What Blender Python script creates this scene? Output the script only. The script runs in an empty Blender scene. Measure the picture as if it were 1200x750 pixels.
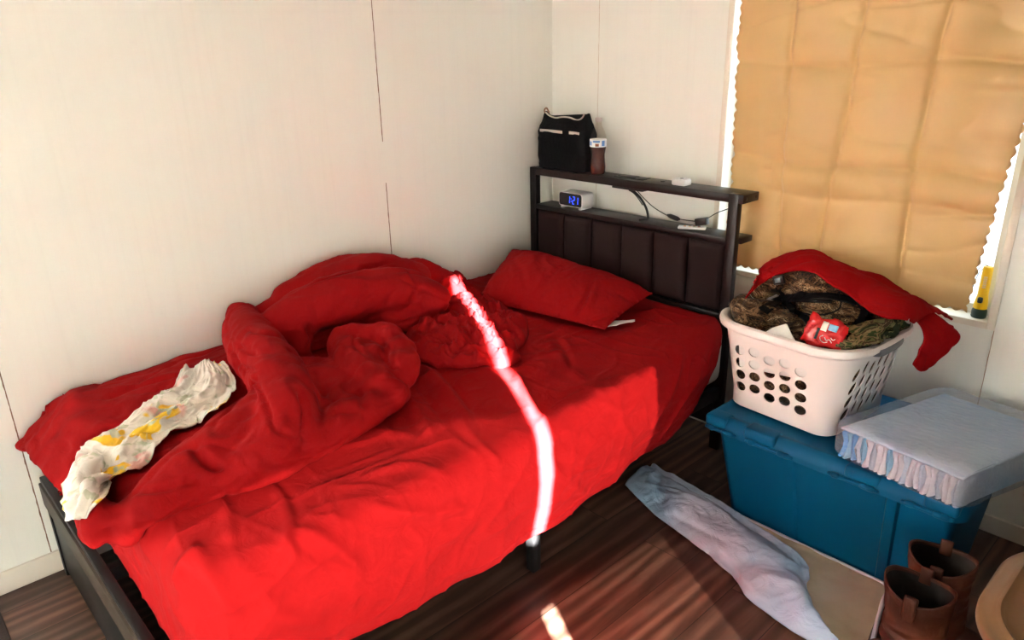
import bpy, bmesh, math, random
import numpy as np
from mathutils import Vector, Matrix, noise
from mathutils.bvhtree import BVHTree
from mathutils.kdtree import KDTree
from mathutils.geometry import delaunay_2d_cdt

random.seed(7)
scn = bpy.context.scene
COL = scn.collection
PI = math.pi
R = math.radians

# ------------------------------------------------------------------ camera
F_PX = 859.0
CAM = np.array([2.294, -2.396, 1.45])
RT = np.array([0.686, 0.728, -0.021]); UP = np.array([-0.238, 0.251, 0.938]); FW = np.array([-0.688, 0.638, -0.345])
FW = FW / np.linalg.norm(FW)
RT = RT - FW * RT.dot(FW); RT /= np.linalg.norm(RT)
UP = np.cross(RT, FW)

def ray(x, y):
    d = RT * ((x - 600) / F_PX) + UP * ((375 - y) / F_PX) + FW
    return d / np.linalg.norm(d)

def at(x, y, z=None, X=None, Y=None):
    d = ray(x, y)
    if z is not None: t = (z - CAM[2]) / d[2]
    elif X is not None: t = (X - CAM[0]) / d[0]
    else: t = (Y - CAM[1]) / d[1]
    return CAM + d * t

cam_d = bpy.data.cameras.new('camera'); cam = bpy.data.objects.new('camera', cam_d); COL.objects.link(cam)
cam_d.sensor_width = 36; cam_d.lens = F_PX / 1200 * 36; cam_d.clip_start = 0.02
cam.matrix_world = Matrix(((RT[0], UP[0], -FW[0], CAM[0]), (RT[1], UP[1], -FW[1], CAM[1]), (RT[2], UP[2], -FW[2], CAM[2]), (0, 0, 0, 1)))
scn.camera = cam

# ------------------------------------------------------------------ materials
def mat(name, col, rough=.6, metal=0., spec=.5, sheen=0., coat=0.):
    m = bpy.data.materials.new(name); m.use_nodes = True
    b = m.node_tree.nodes['Principled BSDF']
    b.inputs['Base Color'].default_value = (*col, 1); b.inputs['Roughness'].default_value = rough
    b.inputs['Metallic'].default_value = metal; b.inputs['Specular IOR Level'].default_value = spec
    b.inputs['Sheen Weight'].default_value = sheen; b.inputs['Coat Weight'].default_value = coat
    return m

def nt(m): return m.node_tree, m.node_tree.nodes['Principled BSDF']

def N(t, typ, **kw):
    n = t.nodes.new(typ)
    for k, v in kw.items():
        if k in n.inputs: n.inputs[k].default_value = v
        else: setattr(n, k, v)
    return n

def coords(t, scale=(1, 1, 1)):
    tc = N(t, 'ShaderNodeTexCoord'); mp = N(t, 'ShaderNodeMapping'); mp.inputs['Scale'].default_value = scale
    t.links.new(tc.outputs['Object'], mp.inputs['Vector']); return mp.outputs[0]

def bump(m, scale=40, strength=.2, dist=.01, vec=(1, 1, 1), detail=4, distortion=0., extra=None):
    t, b = nt(m)
    n = N(t, 'ShaderNodeTexNoise', Scale=scale, Detail=detail, Distortion=distortion)
    t.links.new(coords(t, vec), n.inputs['Vector'])
    bp = N(t, 'ShaderNodeBump', Strength=strength, Distance=dist)
    t.links.new(n.outputs['Fac'], bp.inputs['Height'])
    old = b.inputs['Normal'].links
    if old: t.links.new(old[0].from_socket, bp.inputs['Normal'])
    t.links.new(bp.outputs[0], b.inputs['Normal'])
    return m

def ramp(t, stops, interp='LINEAR'):
    r = N(t, 'ShaderNodeValToRGB'); e = r.color_ramp; e.interpolation = interp
    while len(e.elements) < len(stops): e.elements.new(.5)
    for el, (p, c) in zip(e.elements, stops): el.position = p; el.color = (*c, 1)
    return r

def vary(m, stops, scale=5, vec=(1, 1, 1), detail=4, distortion=0., interp='LINEAR'):
    t, b = nt(m)
    n = N(t, 'ShaderNodeTexNoise', Scale=scale, Detail=detail, Distortion=distortion)
    t.links.new(coords(t, vec), n.inputs['Vector'])
    r = ramp(t, stops, interp); t.links.new(n.outputs['Fac'], r.inputs[0]); t.links.new(r.outputs[0], b.inputs['Base Color'])
    return m

RED = mat('red_cotton', (.275, .0045, .0058), .9, spec=.10)
bump(RED, 16, .35, .012, distortion=1.2, detail=5); bump(RED, 500, .12, .002)
REDQ = mat('red_quilted_cotton', (.285, .0045, .0058), .88, spec=.10)
bump(REDQ, 14, .4, .012, distortion=1.0, detail=5); bump(REDQ, 500, .1, .002)
REDSHIRT = mat('red_jersey', (.30, .004, .006), .9, spec=.08); bump(REDSHIRT, 22, .3, .01, distortion=.8)
ESP = mat('dark_espresso_wood', (.010, .005, .005), .38, spec=.3); bump(ESP, 60, .06, .003, vec=(1, 8, 8))
PADM = mat('dark_brown_upholstery', (.020, .009, .009), .8, spec=.2); bump(PADM, 420, .3, .002)
BLACKMETAL = mat('black_painted_metal', (.007, .007, .0075), .4, spec=.3); bump(BLACKMETAL, 90, .05, .002)
RAILM = mat('brown_black_metal_rail', (.034, .026, .019), .45, spec=.35); bump(RAILM, 200, .08, .002)
MATT = mat('beige_mattress_fabric', (.42, .36, .30), .9); bump(MATT, 60, .3, .004)
WHITECLOTH = mat('white_cotton', (.75, .73, .72), .9, sheen=.2); bump(WHITECLOTH, 30, .3, .006, distortion=.8)
WHITEPL = mat('white_basket_plastic', (.80, .74, .72), .38, spec=.45); bump(WHITEPL, 25, .04, .003)
GREYPL = mat('grey_rubber_grip', (.17, .18, .2), .4); bump(GREYPL, 80, .05, .002)
TEAL = mat('teal_blue_tub_plastic', (.0, .085, .20), .5, spec=.15); bump(TEAL, 300, .06, .001)
WHITEDEV = mat('white_glossy_plastic', (.75, .75, .76), .3); bump(WHITEDEV, 200, .02, .001)
BLACKPL = mat('black_plastic', (.01, .01, .011), .35); bump(BLACKPL, 150, .05, .001)
SCREEN = mat('dark_display', (.006, .004, .008), .12); bump(SCREEN, 100, .01, .001)
NYLON = mat('black_nylon', (.004, .004, .005), .65, spec=.15); bump(NYLON, 35, .5, .006, distortion=1.); bump(NYLON, 500, .2, .001)
ZIP = mat('white_zip_tape', (.62, .57, .5), .7); bump(ZIP, 900, .3, .001)
CREAM = mat('cream_trim_paint', (.78, .72, .64), .5); bump(CREAM, 30, .06, .002)
BOOT = mat('brown_boot_leather', (.09, .022, .008), .55, spec=.35)
vary(BOOT, [(.3, (.036, .008, .003)), (.7, (.095, .019, .006))], 9, detail=6, distortion=.6); bump(BOOT, 18, .5, .008, distortion=.8)
BOOTIN = mat('dark_boot_lining', (.012, .009, .008), .9); bump(BOOTIN, 90, .3, .002)
SOLE = mat('tan_welt_rubber', (.16, .10, .05), .7); bump(SOLE, 90, .2, .002)
YEL = mat('yellow_plastic', (.85, .55, .0), .35); bump(YEL, 150, .03, .001)
DKGREEN = mat('dark_green_plastic', (.004, .03, .03), .45); bump(DKGREEN, 150, .05, .001)
TAN = mat('tan_painted_metal', (.24, .13, .06), .33, metal=.25, spec=.6); bump(TAN, 200, .08, .002)
PALE = mat('pale_print', (.7, .6, .35), .5); bump(PALE, 150, .03, .001)
BLUEPAD = mat('blue_pad_film', (.16, .42, .70), .45, spec=.5); bump(BLUEPAD, 22, .5, .008, distortion=1.2)
BRIGHTBLUE = mat('bright_blue_pad_film', (.06, .30, .72), .45, spec=.5); bump(BRIGHTBLUE, 22, .5, .008, distortion=1.2)
PADBLUE2 = mat('pale_blue_plastic_backing', (.50, .60, .74), .42, spec=.45)
vary(PADBLUE2, [(.3, (.26, .42, .62)), (.7, (.50, .53, .68))], 4, detail=3); bump(PADBLUE2, 18, .6, .01, distortion=1.5)
LILAC = mat('white_pad_fluff', (.66, .60, .68), .8); bump(LILAC, 30, .5, .008, distortion=1.)
BEIGEPAD = mat('used_pad_beige', (.52, .40, .29), .9)
vary(BEIGEPAD, [(.25, (.40, .30, .20)), (.5, (.54, .42, .30)), (.8, (.60, .50, .40))], 7, detail=6); bump(BEIGEPAD, 40, .4, .005)
MATBROWN = mat('dark_brown_mat', (.03, .018, .016), .8); bump(MATBROWN, 200, .4, .003)
CORD = mat('black_cable', (.008, .008, .008), .5); bump(CORD, 100, .02, .001)

# camouflage
CAMO = mat('camouflage_cloth', (.1, .07, .04), .85, sheen=.1, spec=.2)
t, b = nt(CAMO)
v1 = N(t, 'ShaderNodeTexNoise', Scale=13, Detail=5, Distortion=2.2, Roughness=.62)
t.links.new(coords(t, (1, 1, 2.0)), v1.inputs['Vector'])
r1 = ramp(t, [(0, (.010, .006, .004)), (.40, (.075, .035, .015)), (.46, (.014, .008, .005)), (.50, (.20, .11, .05)), (.55, (.035, .022, .010)), (.585, (.36, .24, .14)), (.63, (.07, .035, .015)), (.68, (.02, .012, .007))], 'CONSTANT')
t.links.new(v1.outputs['Fac'], r1.inputs[0]); t.links.new(r1.outputs[0], b.inputs['Base Color'])
bump(CAMO, 22, .6, .012, distortion=1.2)
CAMOG = mat('green_camouflage_cloth', (.1, .09, .04), .85, spec=.2)
t, b = nt(CAMOG)
v1 = N(t, 'ShaderNodeTexNoise', Scale=15, Detail=4, Distortion=2.0)
t.links.new(coords(t), v1.inputs['Vector'])
r1 = ramp(t, [(0, (.015, .02, .008)), (.44, (.10, .10, .035)), (.5, (.05, .03, .015)), (.55, (.18, .13, .06)), (.62, (.03, .05, .015))], 'CONSTANT')
t.links.new(v1.outputs['Fac'], r1.inputs[0]); t.links.new(r1.outputs[0], b.inputs['Base Color'])
bump(CAMOG, 26, .6, .012, distortion=1.2)

# floral cotton: off-white with yellow, pink and green blots
FLORAL = mat('floral_print_cotton', (.75, .70, .62), .85, sheen=.2)
t, b = nt(FLORAL)
base = N(t, 'ShaderNodeRGB'); base.outputs[0].default_value = (.78, .74, .67, 1)
prev = base.outputs[0]
for sc, off, lo, hi, colr in ((10, 0, .61, .625, (.85, .55, .02)), (9, 7.3, .60, .68, (.78, .42, .38)), (17, 3.1, .60, .66, (.50, .54, .38)), (9, 15.2, .61, .63, (.83, .50, .02)), (22, 31., .63, .66, (.55, .56, .42))):
    nz = N(t, 'ShaderNodeTexNoise', Scale=sc, Detail=2, Distortion=.5)
    mp = N(t, 'ShaderNodeMapping'); mp.inputs['Location'].default_value = (off, off, off); tc = N(t, 'ShaderNodeTexCoord')
    t.links.new(tc.outputs['Object'], mp.inputs[0]); t.links.new(mp.outputs[0], nz.inputs['Vector'])
    rr = ramp(t, [(lo, (0, 0, 0)), (hi, (1, 1, 1))]); t.links.new(nz.outputs['Fac'], rr.inputs[0])
    mx = N(t, 'ShaderNodeMix', data_type='RGBA'); t.links.new(rr.outputs[0], mx.inputs[0]); t.links.new(prev, mx.inputs[6])
    mx.inputs[7].default_value = (*colr, 1); prev = mx.outputs[2]
t.links.new(prev, b.inputs['Base Color'])
bump(FLORAL, 22, .4, .008, distortion=1.2)

# wall paint with faint vertical grain and hairline panel seams
def wall_mat(name, col, axis, seams):
    m = mat(name, col, .55, spec=.3)
    t, b = nt(m)
    gs = (6, 1, .35) if axis == 'Y' else (1, 6, .35)
    bump(m, 6, .05, .004, vec=(9, 9, .5), detail=6)
    tc = N(t, 'ShaderNodeTexCoord'); sp = N(t, 'ShaderNodeSeparateXYZ'); t.links.new(tc.outputs['Object'], sp.inputs[0])
    nz = N(t, 'ShaderNodeTexNoise', Scale=2.2, Detail=2); t.links.new(tc.outputs['Object'], nz.inputs['Vector'])
    nz2 = N(t, 'ShaderNodeTexNoise', Scale=28, Detail=2); t.links.new(tc.outputs['Object'], nz2.inputs['Vector'])
    fine = N(t, 'ShaderNodeTexNoise', Scale=1.5, Detail=8, Roughness=.7)
    t.links.new(coords(t, (30, 30, .8)), fine.inputs['Vector'])
    fr = ramp(t, [(.25, tuple(c * .97 for c in col)), (.5, col), (.9, tuple(min(1, c * 1.01) for c in col))]); t.links.new(fine.outputs['Fac'], fr.inputs[0])
    prev = fr.outputs[0]
    for s, w, colr, thr in seams:
        sub = N(t, 'ShaderNodeMath', operation='SUBTRACT'); t.links.new(sp.outputs[axis], sub.inputs[0]); sub.inputs[1].default_value = s
        wob = N(t, 'ShaderNodeMath', operation='MULTIPLY_ADD'); t.links.new(nz2.outputs['Fac'], wob.inputs[0]); wob.inputs[1].default_value = .003; t.links.new(sub.outputs[0], wob.inputs[2])
        ab = N(t, 'ShaderNodeMath', operation='ABSOLUTE'); t.links.new(wob.outputs[0], ab.inputs[0])
        wn = N(t, 'ShaderNodeMath', operation='MULTIPLY'); t.links.new(nz2.outputs['Fac'], wn.inputs[0]); wn.inputs[1].default_value = w * 2
        lt = N(t, 'ShaderNodeMath', operation='LESS_THAN'); t.links.new(ab.outputs[0], lt.inputs[0]); t.links.new(wn.outputs[0], lt.inputs[1])
        gt = N(t, 'ShaderNodeMath', operation='GREATER_THAN'); t.links.new(nz.outputs['Fac'], gt.inputs[0]); gt.inputs[1].default_value = thr
        mu = N(t, 'ShaderNodeMath', operation='MULTIPLY'); t.links.new(lt.outputs[0], mu.inputs[0]); t.links.new(gt.outputs[0], mu.inputs[1])
        mx = N(t, 'ShaderNodeMix', data_type='RGBA'); t.links.new(mu.outputs[0], mx.inputs[0]); t.links.new(prev, mx.inputs[6]); mx.inputs[7].default_value = (*colr, 1); prev = mx.outputs[2]
    t.links.new(prev, b.inputs['Base Color'])
    return m
WALLC = (.86, .86, .81)
WALL_L = wall_mat('painted_panel_wall_left', WALLC, 'Y', [(-.884, .0016, (.16, .09, .05), .36), (-2.172, .0016, (.2, .12, .08), .38)])
WALL_B = wall_mat('painted_panel_wall_back', WALLC, 'X', [(.258, .001, (.60, .50, .42), .3), (1.792, .0011, (.45, .30, .22), .42)])
WALL_O = wall_mat('painted_wall_plain', (.42, .36, .29), 'X', [])
SHADEWALL = mat('dark_shade_wall_wood', (.05, .03, .02), .5); bump(SHADEWALL, 8, .2, .004, vec=(8, 8, .6))  # kept dark so the added shading boxes bounce little light into the corner
CEIL = mat('ceiling_paint', (.55, .50, .43), .8); bump(CEIL, 60, .1, .002)

# wood plank floor, planks run along the length of the bed
FLOORM = mat('dark_wood_planks', (.05, .03, .02), .36, spec=.45)
t, b = nt(FLOORM)
tc = N(t, 'ShaderNodeTexCoord'); sp = N(t, 'ShaderNodeSeparateXYZ'); t.links.new(tc.outputs['Object'], sp.inputs[0])
cmb = N(t, 'ShaderNodeCombineXYZ'); t.links.new(sp.outputs['Y'], cmb.inputs['X']); t.links.new(sp.outputs['X'], cmb.inputs['Y'])
br = N(t, 'ShaderNodeTexBrick', Scale=1.0); br.offset = .37; br.offset_frequency = 2
br.inputs['Brick Width'].default_value = 1.22; br.inputs['Row Height'].default_value = .152; br.inputs['Mortar Size'].default_value = .0012
br.inputs['Color1'].default_value = (.0, .0, .0, 1); br.inputs['Color2'].default_value = (1, 1, 1, 1); br.inputs['Mortar'].default_value = (.5, .5, .5, 1); br.inputs['Bias'].default_value = 0
mpb = N(t, 'ShaderNodeMapping'); mpb.inputs['Location'].default_value = (.35, .052, 0); t.links.new(cmb.outputs[0], mpb.inputs[0]); t.links.new(mpb.outputs[0], br.inputs['Vector'])
ad = N(t, 'ShaderNodeVectorMath', operation='MULTIPLY_ADD'); t.links.new(br.outputs['Color'], ad.inputs[0]); ad.inputs[1].default_value = (9, 5, 7)
st = N(t, 'ShaderNodeMapping'); st.inputs['Scale'].default_value = (6, .7, 1); t.links.new(tc.outputs['Object'], st.inputs[0]); t.links.new(st.outputs[0], ad.inputs[2])
gr = N(t, 'ShaderNodeTexNoise', Scale=2.2, Detail=9, Roughness=.62, Distortion=1.3); t.links.new(ad.outputs[0], gr.inputs['Vector'])
wv = N(t, 'ShaderNodeTexWave', Scale=1.1, Distortion=9, Detail=4); wv.inputs['Detail Scale'].default_value = 1.2; t.links.new(ad.outputs[0], wv.inputs['Vector'])
mxg = N(t, 'ShaderNodeMix', data_type='FLOAT'); mxg.inputs[0].default_value = .3; t.links.new(gr.outputs['Fac'], mxg.inputs[2]); t.links.new(wv.outputs['Fac'], mxg.inputs[3])
rg = ramp(t, [(.2, (.020, .010, .007)), (.45, (.075, .038, .026)), (.6, (.12, .065, .045)), (.85, (.21, .125, .09))]); t.links.new(mxg.outputs[0], rg.inputs[0])
pv = ramp(t, [(0, (.62, .62, .62)), (.5, (1, .95, .92)), (1, (1.25, 1.05, 1.0))]); t.links.new(br.outputs['Color'], pv.inputs[0])
ml = N(t, 'ShaderNodeMix', data_type='RGBA', blend_type='MULTIPLY'); ml.inputs[0].default_value = 1; t.links.new(rg.outputs[0], ml.inputs[6]); t.links.new(pv.outputs[0], ml.inputs[7])
mm = N(t, 'ShaderNodeMix', data_type='RGBA'); t.links.new(br.outputs['Fac'], mm.inputs[0]); t.links.new(ml.outputs[2], mm.inputs[6]); mm.inputs[7].default_value = (.008, .005, .004, 1)
t.links.new(mm.outputs[2], b.inputs['Base Color'])
bp = N(t, 'ShaderNodeBump', Strength=.15, Distance=.003); t.links.new(mxg.outputs[0], bp.inputs['Height']); t.links.new(bp.outputs[0], b.inputs['Normal'])

def mix_transparent(name, col, rough, fac, tint=(1, 1, 1), bumpargs=None, transl=0., spec=.5):
    """Surface that lets part of the light straight through: fac = share that is the solid surface."""
    m = mat(name, col, rough, spec=spec); t, b = nt(m)
    if bumpargs: bump(m, **bumpargs)
    out = t.nodes['Material Output']; tr = N(t, 'ShaderNodeBsdfTransparent'); tr.inputs[0].default_value = (*tint, 1)
    mx = N(t, 'ShaderNodeMixShader'); mx.inputs[0].default_value = fac
    src = b.outputs[0]
    if transl:
        tl = N(t, 'ShaderNodeBsdfTranslucent'); tl.inputs[0].default_value = (*col, 1); m2 = N(t, 'ShaderNodeMixShader'); m2.inputs[0].default_value = transl
        t.links.new(src, m2.inputs[1]); t.links.new(tl.outputs[0], m2.inputs[2]); src = m2.outputs[0]
    t.links.new(tr.outputs[0], mx.inputs[1]); t.links.new(src, mx.inputs[2]); t.links.new(mx.outputs[0], out.inputs[0])
    return m
GLASS = mix_transparent('window_glass', (.8, .85, .85), .03, .06)
DIMGLASS = mix_transparent('dimming_window_glass', (.6, .62, .62), .1, .06, tint=(.60, .61, .62))  # grey tint added to dim the sky coming through the back pane
SHRINK = mix_transparent('clear_packing_film', (.60, .72, .86), .09, .27, bumpargs=dict(scale=13, strength=1.0, dist=.03, distortion=2.0, vec=(.8, 3.2, 3.2)))
PET = mix_transparent('clear_bottle_plastic', (.8, .72, .68), .06, .04, tint=(.98, .95, .93))
COLA = mat('brown_soft_drink', (.06, .008, .003), .15, spec=.3); bump(COLA, 60, .4, .004)
LABELM = mat('white_blue_label', (.7, .72, .76), .45)
SATIN = mix_transparent('tan_satin', (.75, .52, .25), .42, 1.0, transl=.26, spec=.5, bumpargs=dict(scale=7, strength=.25, dist=.02, distortion=.6, vec=(1.6, 1, .8)))
SATIN.node_tree.nodes['Principled BSDF'].inputs['Sheen Weight'].default_value = .15
SHEER = mix_transparent('thin_curtain_lining', (.76, .80, .80), .8, .893, tint=(1., .93, .86), transl=.10)
DRAPE = mix_transparent('heavy_tan_curtain', (.72, .68, .60), .8, 1.0, transl=.5, bumpargs=dict(scale=20, strength=.2, dist=.01))

def emit(name, col, s):
    m = bpy.data.materials.new(name); m.use_nodes = True; t, b = nt(m)
    b.inputs['Base Color'].default_value = (0, 0, 0, 1); b.inputs['Emission Color'].default_value = (*col, 1); b.inputs['Emission Strength'].default_value = s
    return m
LED = emit('blue_led', (.02, .07, 1.0), 2.6)

# ------------------------------------------------------------------ mesh helpers
def link(name, me, m, parent=None):
    o = bpy.data.objects.new(name, me); COL.objects.link(o)
    if m is not None: me.materials.append(m)
    if parent is not None:
        o.parent = parent
        if parent.type == 'EMPTY': o.location = -parent.location
    return o

def mesh(name, v, f, m, parent=None, smooth=True):
    me = bpy.data.meshes.new(name)
    me.from_pydata([tuple(map(float, p)) for p in v], [], [tuple(int(i) for i in q) for q in f]); me.update()
    if smooth: me.polygons.foreach_set('use_smooth', [True] * len(me.polygons))
    return link(name, me, m, parent)

def bobj(name, bm, m, parent=None, smooth=False):
    bmesh.ops.recalc_face_normals(bm, faces=bm.faces)
    me = bpy.data.meshes.new(name); bm.to_mesh(me); bm.free()
    if smooth:
        me.polygons.foreach_set('use_smooth', [True] * len(me.polygons))
        try: me.set_sharp_from_angle(angle=R(38))
        except Exception: pass
    return link(name, me, m, parent)

def root(name, loc):
    o = bpy.data.objects.new(name, None); o.empty_display_size = .05; COL.objects.link(o); o.location = loc; return o

def tag(o, label, cat, group=None):
    o['label'] = label; o['category'] = cat
    if group: o['group'] = group
    return o

def struct(o): o['kind'] = 'structure'; return o

def add_box(bm, lo, hi, bev=0., seg=2, rot=None, piv=None):
    lo, hi = np.array(lo, float), np.array(hi, float)
    g = bmesh.ops.create_cube(bm, size=1)
    vs = g['verts']; c = (lo + hi) / 2; s = hi - lo
    for v in vs: v.co = Vector((c[0] + v.co.x * s[0], c[1] + v.co.y * s[1], c[2] + v.co.z * s[2]))
    if bev:
        es = list({e for v in vs for e in v.link_edges})
        r = bmesh.ops.bevel(bm, geom=es, offset=bev, segments=seg, affect='EDGES', profile=.5)
        vs = list({v for v in r['verts']} | {v for v in vs if v.is_valid})
    if rot is not None:
        p = Vector(piv if piv is not None else c)
        bmesh.ops.rotate(bm, verts=vs, cent=p, matrix=rot)
    return vs

def box(name, lo, hi, m, parent=None, bev=.003, rot=None, piv=None):
    bm = bmesh.new(); add_box(bm, lo, hi, bev, rot=rot, piv=piv); return bobj(name, bm, m, parent, smooth=True)

def catmull(pts, n):
    P = np.array(pts, float); k = len(P)
    P = np.vstack([2 * P[0] - P[1], P, 2 * P[-1] - P[-2]])
    out = []
    for u in np.linspace(0, k - 1 - 1e-6, n):
        i = int(u); f = u - i; p0, p1, p2, p3 = P[i:i + 4]
        out.append(.5 * ((2 * p1) + (-p0 + p2) * f + (2 * p0 - 5 * p1 + 4 * p2 - p3) * f * f + (-p0 + 3 * p1 - 3 * p2 + p3) * f ** 3))
    return np.array(out)

def loft(pts, rads, up=(0, 0, 1), n=24, m=20, caps=True):
    """Closed tube along pts; rads = (half width across, half height along up) per point."""
    rads = [(r, r) if np.isscalar(r) else r for r in rads]
    A = catmull(np.hstack([np.array(pts, float), np.array(rads, float)]), n)
    P, W = A[:, :3], np.maximum(A[:, 3:], 1e-4)
    T = np.gradient(P, axis=0); T /= np.linalg.norm(T, axis=1)[:, None] + 1e-9
    up = np.array(up, float); V, rows = [], []
    if caps:   # rounded ends
        L = []
        for k in range(5, 0, -1):
            a = k / 5 * PI / 2 * .98; L.append((0, -math.sin(a), math.cos(a)))
        L += [(i, 0, 1) for i in range(n)]
        for k in range(1, 6):
            a = k / 5 * PI / 2 * .98; L.append((n - 1, math.sin(a), math.cos(a)))
    else: L = [(i, 0, 1) for i in range(n)]
    for i, off, sc in L:
        s = np.cross(T[i], up); s /= np.linalg.norm(s) + 1e-9; u = np.cross(s, T[i])
        c = P[i] + T[i] * off * min(W[i])
        rows.append(len(V))
        for j in range(m):
            a = 2 * PI * j / m
            V.append(c + s * math.cos(a) * W[i, 0] * sc + u * math.sin(a) * W[i, 1] * sc)
    Fs = []
    for a, b_ in zip(rows[:-1], rows[1:]):
        for j in range(m): Fs.append((a + j, a + (j + 1) % m, b_ + (j + 1) % m, b_ + j))
    Fs.append(tuple(range(rows[0] + m - 1, rows[0] - 1, -1))); Fs.append(tuple(range(rows[-1], rows[-1] + m)))
    return V, Fs

def join(parts):
    V, Fs = [], []
    for v, f in parts:
        k = len(V); V += [np.array(p, float) for p in v]; Fs += [tuple(i + k for i in q) for q in f]
    return V, Fs

def tube(name, pts, r, m, parent=None, n=None, seg=10):
    n = n or max(8, len(pts) * 8)
    v, f = loft(pts, [r] * len(pts), up=(0.13, 0.21, .97), n=n, m=seg); return mesh(name, v, f, m, parent)

def evaluated(o):
    dg = bpy.context.evaluated_depsgraph_get(); ev = o.evaluated_get(dg); me = bpy.data.meshes.new_from_object(ev)
    return me

def arrays(me):
    v = np.empty(len(me.vertices) * 3); me.vertices.foreach_get('co', v); return v.reshape(-1, 3), [tuple(p.vertices) for p in me.polygons]

def remesh(v, f, vox):
    o = mesh('tmp', v, f, None); md = o.modifiers.new('r', 'REMESH'); md.mode = 'VOXEL'; md.voxel_size = vox
    me = evaluated(o); V, Fs = arrays(me)
    d = o.data; bpy.data.objects.remove(o); bpy.data.meshes.remove(d); bpy.data.meshes.remove(me)
    return V, Fs

def edges_of(Fs):
    E = set()
    for q in Fs:
        for a, b_ in zip(q, q[1:] + q[:1]): E.add((a, b_) if a < b_ else (b_, a))
    return np.array(list(E))

def smooth(V, Fs, it, lam=.5):
    E = edges_of(Fs); deg = np.zeros(len(V)); np.add.at(deg, E[:, 0], 1); np.add.at(deg, E[:, 1], 1)
    V = V.copy()
    for _ in range(it):
        S = np.zeros_like(V); np.add.at(S, E[:, 0], V[E[:, 1]]); np.add.at(S, E[:, 1], V[E[:, 0]])
        V += lam * (S / np.maximum(deg, 1)[:, None] - V)
    return V

def normals(V, Fs):
    Nn = np.zeros_like(V)
    tri = np.array([(q[0], q[i], q[i + 1]) for q in Fs for i in range(1, len(q) - 1)])
    c = np.cross(V[tri[:, 1]] - V[tri[:, 0]], V[tri[:, 2]] - V[tri[:, 0]])
    for k in range(3): np.add.at(Nn, tri[:, k], c)
    return Nn / (np.linalg.norm(Nn, axis=1)[:, None] + 1e-12)

def nz(P, sc, seed=0.):
    s = np.array(sc, float) if not np.isscalar(sc) else np.array([sc] * 3, float)
    return np.array([noise.noise(Vector(tuple(p * s + seed))) for p in P])

def ridged(P, sc, seed=0., warp=.5):
    s = np.array(sc, float) if not np.isscalar(sc) else np.array([sc] * 3, float)
    out = np.empty(len(P))
    for i, p in enumerate(P):
        q = Vector(tuple(p * s + seed)); w = noise.noise_vector(q * .6) * warp
        out[i] = 1 - abs(noise.noise(q + w)) * 2
    return out

def creases(V, Nn, k, fl, fa, amp, seed, power=3., mask=4.):
    """Sharp tension folds running in k directions, each only in patches."""
    rnd = random.Random(seed); h = np.zeros(len(V))
    for q in range(k):
        d = np.array([rnd.uniform(-1, 1), rnd.uniform(-1, 1), rnd.uniform(-.5, .5)]); d /= np.linalg.norm(d)
        a = np.cross(d, (.3, .2, .93)); a /= np.linalg.norm(a); c = np.cross(d, a)
        B_ = np.stack([d * fl, a * fa, c * fa]); W_ = V @ B_.T
        r_ = ridged(W_, 1., seed + q * 5.1, .7); m_ = np.clip(nz(V, mask, seed + q * 9.7) * 2.2 + .15, 0, 1)
        h += np.clip(r_, 0, 1) ** power * m_
    return V + Nn * (amp * h)[:, None]

def carve(V, Nn, line, width, depth):
    """Crease (depth < 0) or ridge (depth > 0) along a 3-D line lying on the surface."""
    L = np.array(line, float); D = []
    for a, b_ in zip(L[:-1], L[1:]):
        k = max(2, int(np.linalg.norm(b_ - a) / .004)); D += [a + (b_ - a) * u for u in np.linspace(0, 1, k)]
    kd = KDTree(len(D))
    for i, p in enumerate(D): kd.insert(p, i)
    kd.balance(); lo = np.min(D, axis=0) - 3 * width; hi = np.max(D, axis=0) + 3 * width
    n_ = len(D)
    for i in np.where(np.all((V > lo) & (V < hi), axis=1))[0]:
        _, k, d = kd.find(V[i])
        if d < 3 * width:
            e = min(1, (k + 1) / (n_ * .2), (n_ - k) / (n_ * .2))
            V[i] += Nn[i] * depth * e * math.exp(-(d / width) ** 2)
    return V

def bvh_of(V, Fs): return BVHTree.FromPolygons([tuple(p) for p in V], Fs)

def hit(bvh, x, y):
    h = bvh.ray_cast(Vector(CAM), Vector(ray(x, y)))
    return None if h[0] is None else np.array(h[0])

def on_surface(bvh, pix, n=40):
    """Points of a curve laid over a surface, as the camera sees it."""
    q = catmull(np.array(pix, float), n); out = [hit(bvh, *p) for p in q]
    return [p for p in out if p is not None]

def rest(V, bvhs, eps=.004, top=2.):
    """Lift vertices so that they lie on what is under them."""
    for i in range(len(V)):
        for b_ in bvhs:
            h = b_.ray_cast(Vector((V[i][0], V[i][1], top)), Vector((0, 0, -1)))
            if h[0] is not None and V[i][2] < h[0].z + eps and h[0].z - V[i][2] < .14: V[i][2] = h[0].z + eps
    return V

def separate(V, Fs, VB, FB, step=.003, it=25, up=True):
    """Push a cloth off whatever it still cuts through."""
    V = np.array(V, float); VB = np.array(VB, float); tb_ = bvh_of(VB, FB); nb = normals(VB, FB)
    for _ in range(it):
        ov = bvh_of(V, Fs).overlap(tb_)
        if not ov: break
        D = {}
        for i, j in ov:
            d = nb[list(FB[j])].mean(axis=0)
            if up: d = d + np.array((0, 0, .6))
            for q in Fs[i]: D.setdefault(q, []).append(d)
        for q, ds in D.items():
            d = np.mean(ds, axis=0); V[q] += d / (np.linalg.norm(d) + 1e-9) * step
    return V

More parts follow.
